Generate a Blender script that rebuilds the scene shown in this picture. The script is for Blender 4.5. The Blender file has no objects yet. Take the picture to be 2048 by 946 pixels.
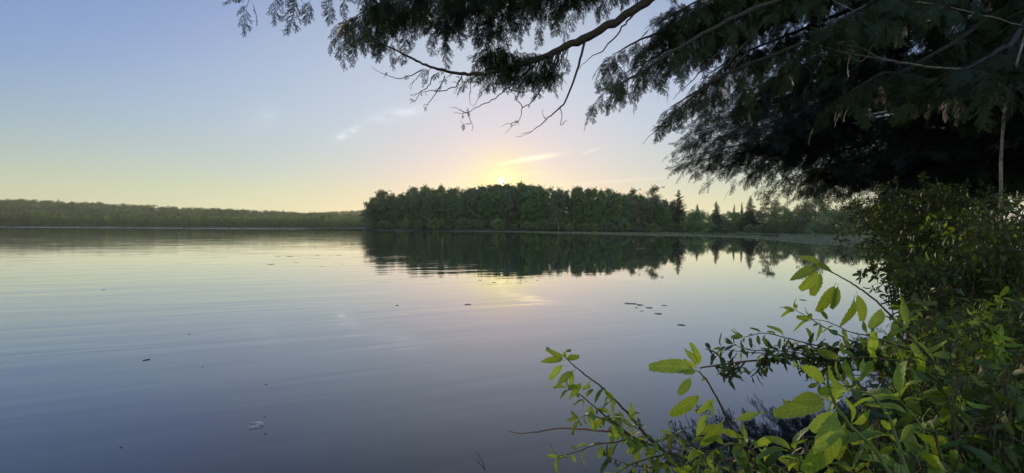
import bpy, math, random
import numpy as np
from mathutils import Vector, Matrix, Euler

S = bpy.context.scene
COL = S.collection
R = math.radians
RNG = np.random.default_rng(7)

# ------------------------------------------------------------------ camera
CAM_H = 1.5
FOC = 1000.0                       # focal length in pixels of the 2048 wide photograph
cam_data = bpy.data.cameras.new('camera')
cam = bpy.data.objects.new('camera', cam_data)
COL.objects.link(cam)
cam_data.sensor_width = 36.0
cam_data.lens = 36.0 * FOC / 2048.0
cam_data.clip_start = 0.05
cam_data.clip_end = 12000
cam.location = (0, 0, CAM_H)
cam.rotation_euler = (R(90) - math.atan(16 / FOC), R(-0.34), 0)
S.camera = cam
_CM = cam.rotation_euler.to_matrix()


def P(px, py, d):
    """world point seen at photo pixel (px, py), at d metres of distance along +Y"""
    v = _CM @ Vector(((px - 1024) / FOC, -(py - 473) / FOC, -1.0))
    return Vector((0, 0, CAM_H)) + v * (d / v.y)


# ------------------------------------------------------------------ helpers
def mesh_np(name, verts, faces, smooth=False):
    """verts (N,3), faces list of (M,k) int arrays"""
    me = bpy.data.meshes.new(name)
    verts = np.asarray(verts, dtype=np.float32)
    me.vertices.add(len(verts))
    me.vertices.foreach_set('co', verts.ravel())
    if isinstance(faces, np.ndarray):
        faces = [faces]
    loops = np.concatenate([f.ravel() for f in faces]).astype(np.int32)
    tot = np.concatenate([np.full(len(f), f.shape[1]) for f in faces]).astype(np.int32)
    start = np.concatenate([[0], np.cumsum(tot)[:-1]]).astype(np.int32)
    me.loops.add(len(loops))
    me.loops.foreach_set('vertex_index', loops)
    me.polygons.add(len(tot))
    me.polygons.foreach_set('loop_start', start)
    me.polygons.foreach_set('loop_total', tot)
    if smooth:
        me.polygons.foreach_set('use_smooth', np.ones(len(tot), dtype=bool))
    me.update(calc_edges=True)
    return me


class Geo:
    """collects vertices and faces of several pieces into one mesh"""

    def __init__(self):
        self.v, self.f, self.n, self.a = [], {}, 0, {}

    def add(self, v, faces, attr=None):
        v = np.asarray(v, dtype=np.float32)
        if attr is not None:
            self.a[len(self.v)] = attr
        if isinstance(faces, np.ndarray):
            faces = [faces]
        for f in faces:
            self.f.setdefault(f.shape[1], []).append(f + self.n)
        self.v.append(v)
        self.n += len(v)

    def tube(self, pts, rad, k=6, cap=True):
        pts = np.asarray(pts, dtype=float)
        n = len(pts)
        rad = np.broadcast_to(np.asarray(rad, dtype=float), (n,))
        t = np.gradient(pts, axis=0)
        t /= np.linalg.norm(t, axis=1)[:, None] + 1e-12
        ref = np.array([0.0, 0.0, 1.0]) if abs(t[:, 2]).mean() < 0.8 else np.array([1.0, 0.0, 0.0])
        a = np.cross(t, ref)
        a /= np.linalg.norm(a, axis=1)[:, None] + 1e-12
        b = np.cross(t, a)
        ang = np.arange(k) * 2 * math.pi / k
        v = pts[:, None, :] + rad[:, None, None] * (
            np.cos(ang)[None, :, None] * a[:, None, :] + np.sin(ang)[None, :, None] * b[:, None, :])
        i = np.arange(n - 1)[:, None] * k
        j = np.arange(k)[None, :]
        j2 = (j + 1) % k
        f = np.stack([i + j, i + j2, i + k + j2, i + k + j], axis=-1).reshape(-1, 4)
        fs = [f]
        if cap and k >= 3:
            fs.append(np.stack([np.arange(k)[::-1]]))
            fs.append(np.stack([(n - 1) * k + np.arange(k)]))
        self.add(v.reshape(-1, 3), fs)

    def mesh(self, name, smooth=False):
        me = mesh_np(name, np.concatenate(self.v), [np.concatenate(x) for x in self.f.values()], smooth)
        if self.a:
            at = [self.a.get(i, np.zeros((len(v), 3))) for i, v in enumerate(self.v)]
            al = me.attributes.new('leaf_place', 'FLOAT_VECTOR', 'POINT')
            al.data.foreach_set('vector', np.concatenate(at).astype(np.float32).ravel())
        return me


def link(name, me, mat=None, parent=None, loc=None):
    o = bpy.data.objects.new(name, me)
    COL.objects.link(o)
    if mat is not None and me is not None and not me.materials:
        me.materials.append(mat)
    if parent is not None:
        o.parent = parent
    if loc is not None:
        o.location = loc
    return o


def thing(name, label, cat, loc=(0, 0, 0), rz=0.0, group=None, scale=None):
    o = bpy.data.objects.new(name, None)
    COL.objects.link(o)
    o.location = loc
    o.rotation_euler = (0, 0, rz)
    if scale is not None:
        o.scale = scale
    o.empty_display_size = 0.2
    tag(o, label, cat, group)
    return o


def tag(o, label, cat, group=None):
    o['label'] = label
    o['category'] = cat
    if group:
        o['group'] = group
    elif 'group' in o:
        del o['group']
    return o


def dup(root, loc, rz, scale, label, group=None, name=None):
    c = root.copy()
    if name:
        c.name = name
    COL.objects.link(c)
    c.location = loc
    c.rotation_euler = (0, 0, rz)
    c.scale = scale
    tag(c, label, c['category'], group)
    for ch in root.children:
        d = ch.copy()
        COL.objects.link(d)
        d.parent = c
        for g in ch.children:
            e = g.copy()
            COL.objects.link(e)
            e.parent = d
    return c


def smooth_path(pts, n=8):
    """Catmull-Rom through points (k,3+) -> finer polyline"""
    p = np.asarray(pts, dtype=float)
    p = np.vstack([2 * p[0] - p[1], p, 2 * p[-1] - p[-2]])
    out = []
    for i in range(1, len(p) - 2):
        for s in np.linspace(0, 1, n, endpoint=False):
            a, b, c, d = p[i - 1], p[i], p[i + 1], p[i + 2]
            out.append(0.5 * (2 * b + (c - a) * s + (2 * a - 5 * b + 4 * c - d) * s ** 2 + (3 * b - a - 3 * c + d) * s ** 3))
    out.append(p[-2])
    return np.array(out)


def rot_basis(fwd, up):
    """rows of right, forward, normal for many forward vectors (n,3)"""
    f = fwd / (np.linalg.norm(fwd, axis=-1, keepdims=True) + 1e-12)
    r = np.cross(f, up)
    r /= np.linalg.norm(r, axis=-1, keepdims=True) + 1e-12
    u = np.cross(r, f)
    return r, f, u


# ------------------------------------------------------------------ materials
def new_mat(name):
    m = bpy.data.materials.new(name)
    m.use_nodes = True
    nt = m.node_tree
    nt.nodes.clear()
    return m, nt, nt.nodes, nt.links


def foliage_mat(name, c_dark, c_light, transl=0.35, transl_col=None, rough=0.55, spec=0.3, noise=0.0, veins=False):
    m, nt, N, L = new_mat(name)
    out = N.new('ShaderNodeOutputMaterial')
    geo = N.new('ShaderNodeNewGeometry')
    oi = N.new('ShaderNodeObjectInfo')
    ramp = N.new('ShaderNodeMix'); ramp.data_type = 'RGBA'
    ramp.inputs[6].default_value = (*c_dark, 1)
    ramp.inputs[7].default_value = (*c_light, 1)
    avg = N.new('ShaderNodeMath'); avg.operation = 'MULTIPLY_ADD'
    L.new(geo.outputs['Random Per Island'], avg.inputs[0]); avg.inputs[1].default_value = 0.75
    half = N.new('ShaderNodeMath'); half.operation = 'MULTIPLY'
    L.new(oi.outputs['Random'], half.inputs[0]); half.inputs[1].default_value = 0.25
    L.new(half.outputs[0], avg.inputs[2])
    fac = avg.outputs[0]
    if noise:
        tc = N.new('ShaderNodeTexCoord')
        nz = N.new('ShaderNodeTexNoise'); nz.inputs['Scale'].default_value = noise
        nz.inputs['Detail'].default_value = 3
        L.new(tc.outputs['Object'], nz.inputs['Vector'])
        mm = N.new('ShaderNodeMath'); mm.operation = 'MULTIPLY_ADD'; mm.use_clamp = True
        L.new(nz.outputs['Fac'], mm.inputs[0]); mm.inputs[1].default_value = 1.2
        sub = N.new('ShaderNodeMath'); sub.operation = 'SUBTRACT'
        L.new(fac, sub.inputs[0]); sub.inputs[1].default_value = 0.6
        L.new(sub.outputs[0], mm.inputs[2])
        fac = mm.outputs[0]
    L.new(fac, ramp.inputs[0])
    col, bump = ramp.outputs[2], None
    if veins:                              # midrib, side veins and a mottled blade
        def mt(op, a, b=None, c=None, clamp=False):
            n = N.new('ShaderNodeMath'); n.operation = op; n.use_clamp = clamp
            for i, x in enumerate((a, b, c)):
                if isinstance(x, (int, float)):
                    n.inputs[i].default_value = x
                elif x is not None:
                    L.new(x, n.inputs[i])
            return n.outputs[0]
        at = N.new('ShaderNodeAttribute'); at.attribute_name = 'leaf_place'
        sp = N.new('ShaderNodeSeparateXYZ'); L.new(at.outputs['Vector'], sp.inputs[0])
        au = mt('ABSOLUTE', sp.outputs[0])
        ph = mt('MULTIPLY', mt('SUBTRACT', mt('MULTIPLY', sp.outputs[1], 8.0), mt('MULTIPLY', au, 1.6)), 6.2832)
        lat = mt('POWER', mt('MULTIPLY_ADD', mt('SINE', ph), 0.5, 0.5), 5.0)
        rib = mt('SUBTRACT', 1.0, mt('MULTIPLY', au, 9.0), None, True)
        vein = mt('MAXIMUM', mt('MULTIPLY', lat, 0.55), rib)
        tcv = N.new('ShaderNodeTexCoord'); nv = N.new('ShaderNodeTexNoise'); nv.inputs['Scale'].default_value = 70; nv.inputs['Detail'].default_value = 4
        L.new(tcv.outputs['Object'], nv.inputs['Vector'])
        gain = mt('ADD', mt('MULTIPLY_ADD', vein, 0.45, 0.62), mt('MULTIPLY', nv.outputs['Fac'], 0.6))
        vs = N.new('ShaderNodeVectorMath'); vs.operation = 'SCALE'
        L.new(col, vs.inputs[0]); L.new(gain, vs.inputs['Scale'])
        col = vs.outputs[0]
        bmp = N.new('ShaderNodeBump'); bmp.inputs['Strength'].default_value = 0.5; bmp.inputs['Distance'].default_value = 0.001; bmp.invert = True
        L.new(vein, bmp.inputs['Height']); bump = bmp.outputs[0]
    bs = N.new('ShaderNodeBsdfPrincipled')
    L.new(col, bs.inputs['Base Color'])
    if bump:
        L.new(bump, bs.inputs['Normal'])
    bs.inputs['Roughness'].default_value = rough
    bs.inputs['Specular IOR Level'].default_value = spec
    tr = N.new('ShaderNodeBsdfTranslucent')
    if transl_col is None:
        mul = N.new('ShaderNodeMix'); mul.data_type = 'RGBA'; mul.blend_type = 'MULTIPLY'
        mul.inputs[0].default_value = 1.0
        L.new(ramp.outputs[2], mul.inputs[6]); mul.inputs[7].default_value = (1.5, 1.35, 0.6, 1)
        L.new(mul.outputs[2], tr.inputs['Color'])
    else:
        mul = N.new('ShaderNodeMix'); mul.data_type = 'RGBA'
        mul.inputs[6].default_value = (*[0.32 * x for x in transl_col], 1)
        mul.inputs[7].default_value = (*transl_col, 1)
        L.new(fac, mul.inputs[0])
        tcol = mul.outputs[2]
        if veins:
            v2 = N.new('ShaderNodeVectorMath'); v2.operation = 'SCALE'
            L.new(tcol, v2.inputs[0]); L.new(gain, v2.inputs['Scale']); tcol = v2.outputs[0]
        L.new(tcol, tr.inputs['Color'])
    mx = N.new('ShaderNodeMixShader'); mx.inputs[0].default_value = transl
    L.new(bs.outputs[0], mx.inputs[1]); L.new(tr.outputs[0], mx.inputs[2])
    L.new(mx.outputs[0], out.inputs['Surface'])
    return m


def bark_mat(name, c1, c2, scale=12, rough=0.85, stretch=0.2):
    m, nt, N, L = new_mat(name)
    out = N.new('ShaderNodeOutputMaterial')
    bs = N.new('ShaderNodeBsdfPrincipled')
    bs.inputs['Roughness'].default_value = rough
    bs.inputs['Specular IOR Level'].default_value = 0.25
    tc = N.new('ShaderNodeTexCoord')
    mp = N.new('ShaderNodeMapping'); mp.inputs['Scale'].default_value = (1, 1, stretch)
    nz = N.new('ShaderNodeTexNoise'); nz.inputs['Scale'].default_value = scale
    nz.inputs['Detail'].default_value = 6; nz.inputs['Roughness'].default_value = 0.65
    L.new(tc.outputs['Object'], mp.inputs['Vector']); L.new(mp.outputs[0], nz.inputs['Vector'])
    cr = N.new('ShaderNodeValToRGB')
    cr.color_ramp.elements[0].position = 0.35; cr.color_ramp.elements[0].color = (*c1, 1)
    cr.color_ramp.elements[1].position = 0.68; cr.color_ramp.elements[1].color = (*c2, 1)
    L.new(nz.outputs['Fac'], cr.inputs[0]); L.new(cr.outputs[0], bs.inputs['Base Color'])
    bp = N.new('ShaderNodeBump'); bp.inputs['Strength'].default_value = 0.6; bp.inputs['Distance'].default_value = 0.02
    L.new(nz.outputs['Fac'], bp.inputs['Height']); L.new(bp.outputs[0], bs.inputs['Normal'])
    L.new(bs.outputs[0], out.inputs['Surface'])
    return m


M = {}
M['wood_leaf'] = foliage_mat('wood_leaf', (0.068, 0.085, 0.052), (0.14, 0.165, 0.095), 0.38)
M['wood_leaf_light'] = foliage_mat('wood_leaf_light', (0.06, 0.105, 0.04), (0.13, 0.19, 0.07), 0.4)
M['wood_leaf_warm'] = foliage_mat('wood_leaf_warm', (0.07, 0.07, 0.04), (0.13, 0.12, 0.065), 0.38)
M['willow_leaf'] = foliage_mat('willow_leaf', (0.085, 0.13, 0.055), (0.17, 0.23, 0.095), 0.4)
M['conifer'] = foliage_mat('conifer', (0.036, 0.05, 0.032), (0.07, 0.09, 0.055), 0.22)
M['bark'] = bark_mat('bark', (0.045, 0.035, 0.028), (0.13, 0.105, 0.085))
M['pale_bark'] = bark_mat('pale_bark', (0.09, 0.08, 0.065), (0.24, 0.22, 0.19), 5)
# ------------------------------------------------------------------ sun and sky
SUN_EL, SUN_AZ = R(5.2), R(-1.2)          # azimuth measured from +Y towards +X
sun_dir = Vector((math.sin(SUN_AZ) * math.cos(SUN_EL), math.cos(SUN_AZ) * math.cos(SUN_EL), math.sin(SUN_EL)))
W = bpy.data.worlds.new('World')
S.world = W
W.use_nodes = True
N, L = W.node_tree.nodes, W.node_tree.links
N.clear()
wo = N.new('ShaderNodeOutputWorld')
bg = N.new('ShaderNodeBackground')
sky = N.new('ShaderNodeTexSky')
sky.sky_type = 'NISHITA'
sky.sun_disc = False
sky.sun_elevation = SUN_EL
sky.sun_rotation = SUN_AZ
sky.air_density = 1.0
sky.dust_density = 1.0
sky.ozone_density = 1.0
SKY_STRENGTH = 0.12
bg.inputs['Strength'].default_value = SKY_STRENGTH


def wmath(op, a, b=None, c=None, clamp=False):
    n = N.new('ShaderNodeMath'); n.operation = op; n.use_clamp = clamp
    for i, x in enumerate((a, b, c)):
        if x is None:
            continue
        if isinstance(x, (int, float)):
            n.inputs[i].default_value = x
        else:
            L.new(x, n.inputs[i])
    return n.outputs[0]


tc = N.new('ShaderNodeTexCoord')
DIR = tc.outputs['Generated']


def wdot(vec):
    n = N.new('ShaderNodeVectorMath'); n.operation = 'DOT_PRODUCT'
    L.new(DIR, n.inputs[0]); n.inputs[1].default_value = tuple(vec)
    return n.outputs['Value']


def wcurve(x, pts, scale):
    """tone curve of one sky channel: like the phone's, it holds back the bright part round the sun"""
    n = N.new('ShaderNodeFloatCurve')
    c = n.mapping.curves[0]
    while len(c.points) < len(pts):
        c.points.new(0.5, 0.5)
    for p, (a, b) in zip(c.points, pts):
        p.location = (a / scale, b / 2.0)
        p.handle_type = 'AUTO'
    n.mapping.update()
    L.new(wmath('MULTIPLY', x, SKY_STRENGTH / scale), n.inputs['Value'])
    return wmath('MULTIPLY', n.outputs[0], 2.0)


sc_ = N.new('ShaderNodeSeparateColor')
L.new(sky.outputs[0], sc_.inputs[0])
rch = wcurve(sc_.outputs[0], [(0, 0), (0.25, 0.255), (0.55, 0.445), (1.0, 0.545), (1.77, 0.67), (2.6, 0.77), (3.6, 0.89), (4.8, 0.98), (6.0, 1.05)], 6.0)
gch = wcurve(sc_.outputs[1], [(0, 0), (0.15, 0.19), (0.31, 0.365), (0.52, 0.535), (0.9, 0.64), (1.5, 0.70), (2.3, 0.775), (3.1, 0.88), (4.0, 0.96)], 4.0)
sx = N.new('ShaderNodeSeparateXYZ'); L.new(DIR, sx.inputs[0])
el = wmath('ARCSINE', sx.outputs[2])
angl = wmath('ARCCOSINE', wmath('MINIMUM', wdot(sun_dir), 1.0))


def gauss(x, sig):
    q = wmath('DIVIDE', x, sig)
    return wmath('EXPONENT', wmath('MULTIPLY', wmath('MULTIPLY', q, q), -1.0))


bel = wcurve(wmath('MAXIMUM', wmath('MULTIPLY', el, 1 / SKY_STRENGTH), 0.0), [(0, 0.49), (R(3.4), 0.55), (R(6), 0.64), (R(8.5), 0.705), (R(13), 0.765), (R(20), 0.73), (R(24), 0.67), (R(29), 0.59), (R(40), 0.52), (R(57), 0.5)], 1.0)
bch = wmath('MULTIPLY', bel, wmath('MULTIPLY_ADD', gauss(angl, R(42)), 0.31, 0.70))
bch = wmath('MULTIPLY', bch, wmath('MULTIPLY_ADD', gauss(angl, R(3.4)), -0.36, 1.0))
cc_ = N.new('ShaderNodeCombineColor')
low = gauss(wmath('MAXIMUM', el, 0.0), R(5.0))
low = wmath('MULTIPLY', low, wmath('MULTIPLY_ADD', gauss(angl, R(14)), -0.8, 1.0))
rch = wmath('MULTIPLY_ADD', low, 0.17, rch)
gch = wmath('MULTIPLY', wmath('MULTIPLY_ADD', low, 0.13, gch), wmath('MULTIPLY_ADD', gauss(angl, R(13)), -0.035, 1.0))
core = wmath('MULTIPLY_ADD', gauss(angl, R(0.32)), 2.0, wmath('MULTIPLY_ADD', gauss(angl, R(1.2)), 0.35, wmath('MULTIPLY', gauss(angl, R(3.6)), 0.11)))
for i, (ch, kk) in enumerate(((rch, 1.0), (gch, 0.9), (bch, 0.55))):
    L.new(wmath('MULTIPLY_ADD', core, kk, ch), cc_.inputs[i])
sky_col = cc_.outputs[0]
# thin high wisps of cloud, fixed in the sky by direction
nzc = N.new('ShaderNodeTexNoise'); nzc.inputs['Scale'].default_value = 26; nzc.inputs['Detail'].default_value = 5
mpc = N.new('ShaderNodeMapping'); mpc.inputs['Scale'].default_value = (1, 1, 3.2); mpc.inputs['Rotation'].default_value = (0, R(-14), 0)
L.new(DIR, mpc.inputs['Vector']); L.new(mpc.outputs[0], nzc.inputs['Vector'])
nfac = wmath('MULTIPLY_ADD', nzc.outputs['Fac'], 3.2, -1.1, True)
for (px, py, la, wi, tilt, amt, col, noisy) in (
        (792, 229, 46, 9, 12, 0.13, (1, 1, 0.95), 1), (688, 271, 19, 6, 30, 0.24, (1, 0.97, 0.95), 1),
        (1062, 317, 36, 3.6, 9, 0.42, (1.0, 0.8, 0.35), 0), (1000, 329, 40, 3, 8, 0.12, (1, 0.8, 0.4), 1),
        (1177, 304, 17, 2.2, 22, 0.10, (1, 0.9, 0.8), 0), (522, 236, 24, 18, 20, 0.06, (1, 1, 1), 1),
        (1240, 362, 95, 2.5, 4, 0.07, (1, 0.9, 0.75), 0), (1010, 352, 60, 2.5, 6, 0.10, (1, 0.85, 0.5), 1)):
    c0 = (P(px, py, 1) - Vector((0, 0, CAM_H))).normalized()
    c1 = (P(px + 10 * math.cos(R(tilt)), py - 10 * math.sin(R(tilt)), 1) - Vector((0, 0, CAM_H))).normalized()
    u_ = (c1 - c0).normalized(); v_ = c0.cross(u_).normalized()
    cosx = 1 / math.hypot(1, math.hypot(px - 1024, py - 473) / FOC)
    front = wmath('GREATER_THAN', wdot(c0), 0.8)
    gu = gauss(wdot(u_), la / FOC * cosx * 1.2); gv_ = gauss(wdot(v_), wi / FOC * cosx * 1.2)
    msk = wmath('MULTIPLY', wmath('MULTIPLY', gu, gv_), wmath('MULTIPLY', front, amt))
    if noisy:
        msk = wmath('MULTIPLY', msk, wmath('MULTIPLY_ADD', nfac, 1.2, 0.15))
    mxn = N.new('ShaderNodeMix'); mxn.data_type = 'RGBA'; mxn.blend_type = 'ADD'
    L.new(msk, mxn.inputs[0]); L.new(sky_col, mxn.inputs[6]); mxn.inputs[7].default_value = (*col, 1)
    sky_col = mxn.outputs[2]
# the sky overhead and behind the camera, with brightness added to light the foliage
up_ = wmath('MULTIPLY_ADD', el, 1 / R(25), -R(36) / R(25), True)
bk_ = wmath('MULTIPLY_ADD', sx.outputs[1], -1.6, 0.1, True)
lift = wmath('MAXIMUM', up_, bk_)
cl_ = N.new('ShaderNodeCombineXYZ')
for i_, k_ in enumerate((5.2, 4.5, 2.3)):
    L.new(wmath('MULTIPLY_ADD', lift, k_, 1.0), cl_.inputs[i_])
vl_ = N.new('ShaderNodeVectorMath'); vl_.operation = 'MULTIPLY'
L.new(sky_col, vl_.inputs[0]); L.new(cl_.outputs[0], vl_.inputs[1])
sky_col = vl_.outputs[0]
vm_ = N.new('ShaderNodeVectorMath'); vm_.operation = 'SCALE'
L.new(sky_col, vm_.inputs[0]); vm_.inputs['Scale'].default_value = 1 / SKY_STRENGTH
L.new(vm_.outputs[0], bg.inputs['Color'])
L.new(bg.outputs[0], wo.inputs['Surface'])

sl = bpy.data.lights.new('sun', 'SUN')
sl.energy = 3.0
sl.angle = R(0.5)
sl.color = (1.0, 0.80, 0.52)
so = bpy.data.objects.new('sun', sl)
COL.objects.link(so)
so.rotation_euler = sun_dir.to_track_quat('Z', 'Y').to_euler()
so.location = (0, 0, 60)

S.view_settings.view_transform = 'Standard'
S.view_settings.look = 'None'
S.view_settings.exposure = 0
S.view_settings.gamma = 1
S.view_settings.use_curve_mapping = False
S.render.engine = 'CYCLES'
S.cycles.max_bounces = 6
S.cycles.diffuse_bounces = 3
S.cycles.glossy_bounces = 3
S.cycles.transmission_bounces = 4
S.cycles.use_adaptive_sampling = True
S.cycles.adaptive_threshold = 0.02
S.cycles.use_denoising = True
S.cycles.sample_clamp_indirect = 4
S.cycles.sample_clamp_direct = 5
S.cycles.caustics_reflective = False
S.cycles.caustics_refractive = False

# ------------------------------------------------------------------ lake outline and ground
LAKE = np.array([
    (-900, -60), (-200, -16), (-20, -4), (-3, -0.6), (0.1, 0.45), (0.62, 1.05), (1.15, 1.8), (2.0, 2.9), (3.4, 4.5),
    (5.6, 6.9), (9.5, 10.6), (16.5, 17.2), (27, 27.5), (44, 42), (70, 65), (100, 100), (125, 140), (140, 180),
    (142, 210), (133, 232), (117, 246), (94, 251), (70, 246), (44, 246), (23, 251), (-6, 256), (-43, 263), (-70, 270),
    (-80, 276), (-88, 290), (-70, 350), (0, 400), (60, 480), (-60, 500), (-170, 505), (-300, 515), (-540, 532), (-900, 560)], dtype=float)


def lake_sd(x, y):
    """signed distance to the shore: positive on land"""
    p = np.stack([x, y], -1).reshape(-1, 2)
    d = np.full(len(p), 1e9)
    inside = np.zeros(len(p), bool)
    n = len(LAKE)
    for i in range(n):
        a, b = LAKE[i], LAKE[(i + 1) % n]
        e = b - a
        w = p - a
        t = np.clip((w @ e) / (e @ e), 0, 1)
        d = np.minimum(d, np.linalg.norm(w - t[:, None] * e, axis=1))
        c = ((a[1] <= p[:, 1]) & (b[1] > p[:, 1])) | ((b[1] <= p[:, 1]) & (a[1] > p[:, 1]))
        xi = a[0] + (p[:, 1] - a[1]) / (b[1] - a[1] + 1e-12) * (b[0] - a[0])
        inside ^= c & (p[:, 0] < xi)
    return np.where(inside, -d, d).reshape(np.shape(x))


def sstep(a, b, x):
    t = np.clip((x - a) / (b - a), 0, 1)
    return t * t * (3 - 2 * t)


def ground_z(x, y):
    x = np.asarray(x, float); y = np.asarray(y, float)
    sd = lake_sd(x, y)
    r = np.hypot(x, y)
    near = np.where(r < 60, 0.42, 0.7)
    land = near * (1 - np.exp(-np.maximum(sd, 0) * np.where(r < 60, 1.6, 0.25))) + 0.03 * np.maximum(sd, 0) ** 0.8
    lk = -np.minimum(2.5, 0.35 * np.maximum(-sd, 0))
    z = np.where(sd > 0, land, lk)
    # far hills on the left
    q = x / np.maximum(y, 1.0)
    A = np.interp(q, [-1.3, -1.0, -0.8, -0.6, -0.4, -0.3, -0.2, 0.2, 1.0], [37, 36, 29, 19.5, 12, 8, 6, 5, 6])
    hill = A * sstep(670, 960, y) * (sd > 0)
    A2 = np.interp(q, [-0.9, -0.5, -0.36, -0.3, -0.2, 0.1], [0, 8, 28, 37, 30, 10])
    hill = hill + A2 * sstep(1250, 1900, y)
    # island rises gently inland
    isl = 5.0 * np.exp(-(((x + 5) / 70.0) ** 2 + ((y - 320) / 45.0) ** 2)) * (sd > 0)
    return z + hill + isl


ang = np.concatenate([np.arange(-60, 60, 0.5), np.arange(60, 300, 4.0)])
rad = 0.25 * (3000 / 0.25) ** (np.linspace(0, 1, 190))
AA, RR = np.meshgrid(np.radians(ang), rad, indexing='ij')
gx, gy = RR * np.sin(AA), RR * np.cos(AA)
gz = ground_z(gx, gy)
gz = np.where((RR < 25) & (gz > 0.05), gz + 0.05 * np.sin(gx * 5.1) * np.cos(gy * 4.3 + gx), gz)
na, nr = AA.shape
idx = np.arange(na * nr).reshape(na, nr)
nxt = np.roll(idx, -1, axis=0)
f4 = np.stack([idx[:, :-1], idx[:, 1:], nxt[:, 1:], nxt[:, :-1]], -1).reshape(-1, 4)
gv = np.stack([gx, gy, gz], -1).reshape(-1, 3)
gv = np.vstack([gv, [[0, 0, float(ground_z(0.0, 0.0)) ]]])
f3 = np.stack([idx[:, 0], nxt[:, 0], np.full(na, na * nr)], -1)
m, nt, MN, ML = new_mat('soil')
o_ = MN.new('ShaderNodeOutputMaterial'); b_ = MN.new('ShaderNodeBsdfPrincipled')
t_ = MN.new('ShaderNodeTexCoord'); n_ = MN.new('ShaderNodeTexNoise'); n_.inputs['Scale'].default_value = 1.7; n_.inputs['Detail'].default_value = 8
ML.new(t_.outputs['Object'], n_.inputs['Vector'])
c_ = MN.new('ShaderNodeValToRGB')
c_.color_ramp.elements[0].position = 0.35; c_.color_ramp.elements[0].color = (0.014, 0.011, 0.007, 1)
c_.color_ramp.elements[1].position = 0.7; c_.color_ramp.elements[1].color = (0.05, 0.055, 0.022, 1)
ML.new(n_.outputs['Fac'], c_.inputs[0]); ML.new(c_.outputs[0], b_.inputs['Base Color'])
b_.inputs['Roughness'].default_value = 0.95
ML.new(b_.outputs[0], o_.inputs['Surface'])
M['soil'] = m
ground = link('ground', mesh_np('ground', gv, [f4, f3], True), M['soil'])
ground['kind'] = 'structure'

# ------------------------------------------------------------------ water
m, nt, MN, ML = new_mat('lake_water')
o_ = MN.new('ShaderNodeOutputMaterial'); t_ = MN.new('ShaderNodeTexCoord')


def wnoise(scale, detail, rot, sx, sy, dist=0.0):
    mp = MN.new('ShaderNodeMapping')
    mp.vector_type = 'TEXTURE'          # turn first, then stretch
    mp.inputs['Rotation'].default_value = (0, 0, R(rot))
    mp.inputs['Scale'].default_value = (1 / sx, 1 / sy, 1)
    ML.new(t_.outputs['Object'], mp.inputs['Vector'])
    n = MN.new('ShaderNodeTexNoise')
    n.inputs['Scale'].default_value = scale; n.inputs['Detail'].default_value = detail
    n.inputs['Distortion'].default_value = dist
    ML.new(mp.outputs[0], n.inputs['Vector'])
    return n.outputs['Fac']


def mmath(op, a, b=None, c=None, clamp=False):
    n = MN.new('ShaderNodeMath'); n.operation = op; n.use_clamp = clamp
    for i, x in enumerate((a, b, c)):
        if x is None:
            continue
        if isinstance(x, (int, float)):
            n.inputs[i].default_value = x
        else:
            ML.new(x, n.inputs[i])
    return n.outputs[0]


sep = MN.new('ShaderNodeSeparateXYZ'); ML.new(t_.outputs['Object'], sep.inputs[0])
# slow swell from the left, small ripples, and a strip of ruffled water off the far shore
swell = wnoise(1.0, 2, 24, 0.22, 1.35, 0.6)
blot = wnoise(0.11, 2, 15, 1.0, 1.6)
ripple = wnoise(2.2, 3, -6, 0.35, 1.0)
patch = wnoise(0.05, 2, 10, 1.0, 2.0)
leftness = mmath('MULTIPLY_ADD', sep.outputs[0], -0.10, 0.45, True)
h1 = mmath('MULTIPLY', mmath('MULTIPLY', swell, mmath('MULTIPLY_ADD', leftness, 0.012, 0.0012)), mmath('MULTIPLY_ADD', blot, 2.4, -0.55, True))
h2 = mmath('MULTIPLY', ripple, mmath('MULTIPLY_ADD', patch, 0.0022, -0.0003))
hsum = mmath('ADD', h1, h2)
bp = MN.new('ShaderNodeBump'); bp.inputs['Strength'].default_value = 1.0; bp.inputs['Distance'].default_value = 1.0
ML.new(hsum, bp.inputs['Height'])
ruf = mmath('MULTIPLY', mmath('MULTIPLY_ADD', sep.outputs[1], 1 / 25.0, -385 / 25.0, True), mmath('MULTIPLY_ADD', sep.outputs[0], -1 / 60.0, -110 / 60.0, True))
gl = MN.new('ShaderNodeBsdfGlossy')
gl.inputs['Color'].default_value = (0.98, 0.985, 1.0, 1)
ML.new(mmath('MULTIPLY_ADD', ruf, 0.14, 0.004), gl.inputs['Roughness'])
ML.new(bp.outputs[0], gl.inputs['Normal'])
df = MN.new('ShaderNodeBsdfDiffuse'); df.inputs['Color'].default_value = (0.010, 0.014, 0.016, 1)
lw = MN.new('ShaderNodeLayerWeight'); lw.inputs['Blend'].default_value = 0.5
ML.new(bp.outputs[0], lw.inputs['Normal'])
mxs = MN.new('ShaderNodeMixShader')
ML.new(mmath('MULTIPLY_ADD', mmath('POWER', lw.outputs['Facing'], 3.95), 1.18, 0.015, True), mxs.inputs[0])
ML.new(df.outputs[0], mxs.inputs[1]); ML.new(gl.outputs[0], mxs.inputs[2])
ML.new(mxs.outputs[0], o_.inputs['Surface'])
M['water'] = m
xs = np.concatenate([np.linspace(-1000, -40, 25), np.linspace(-36, 36, 19), np.linspace(40, 200, 17)])
ys = np.concatenate([np.linspace(-70, -4, 10), np.linspace(0, 40, 21), np.linspace(50, 580, 30)])
wx, wy = np.meshgrid(xs, ys, indexing='ij')
ii = np.arange(wx.size).reshape(wx.shape)
wf = np.stack([ii[:-1, :-1], ii[1:, :-1], ii[1:, 1:], ii[:-1, 1:]], -1).reshape(-1, 4)
lake = link('lake_water', mesh_np('lake_water', np.stack([wx, wy, 0 * wx], -1).reshape(-1, 3), wf, True), M['water'])
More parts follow.
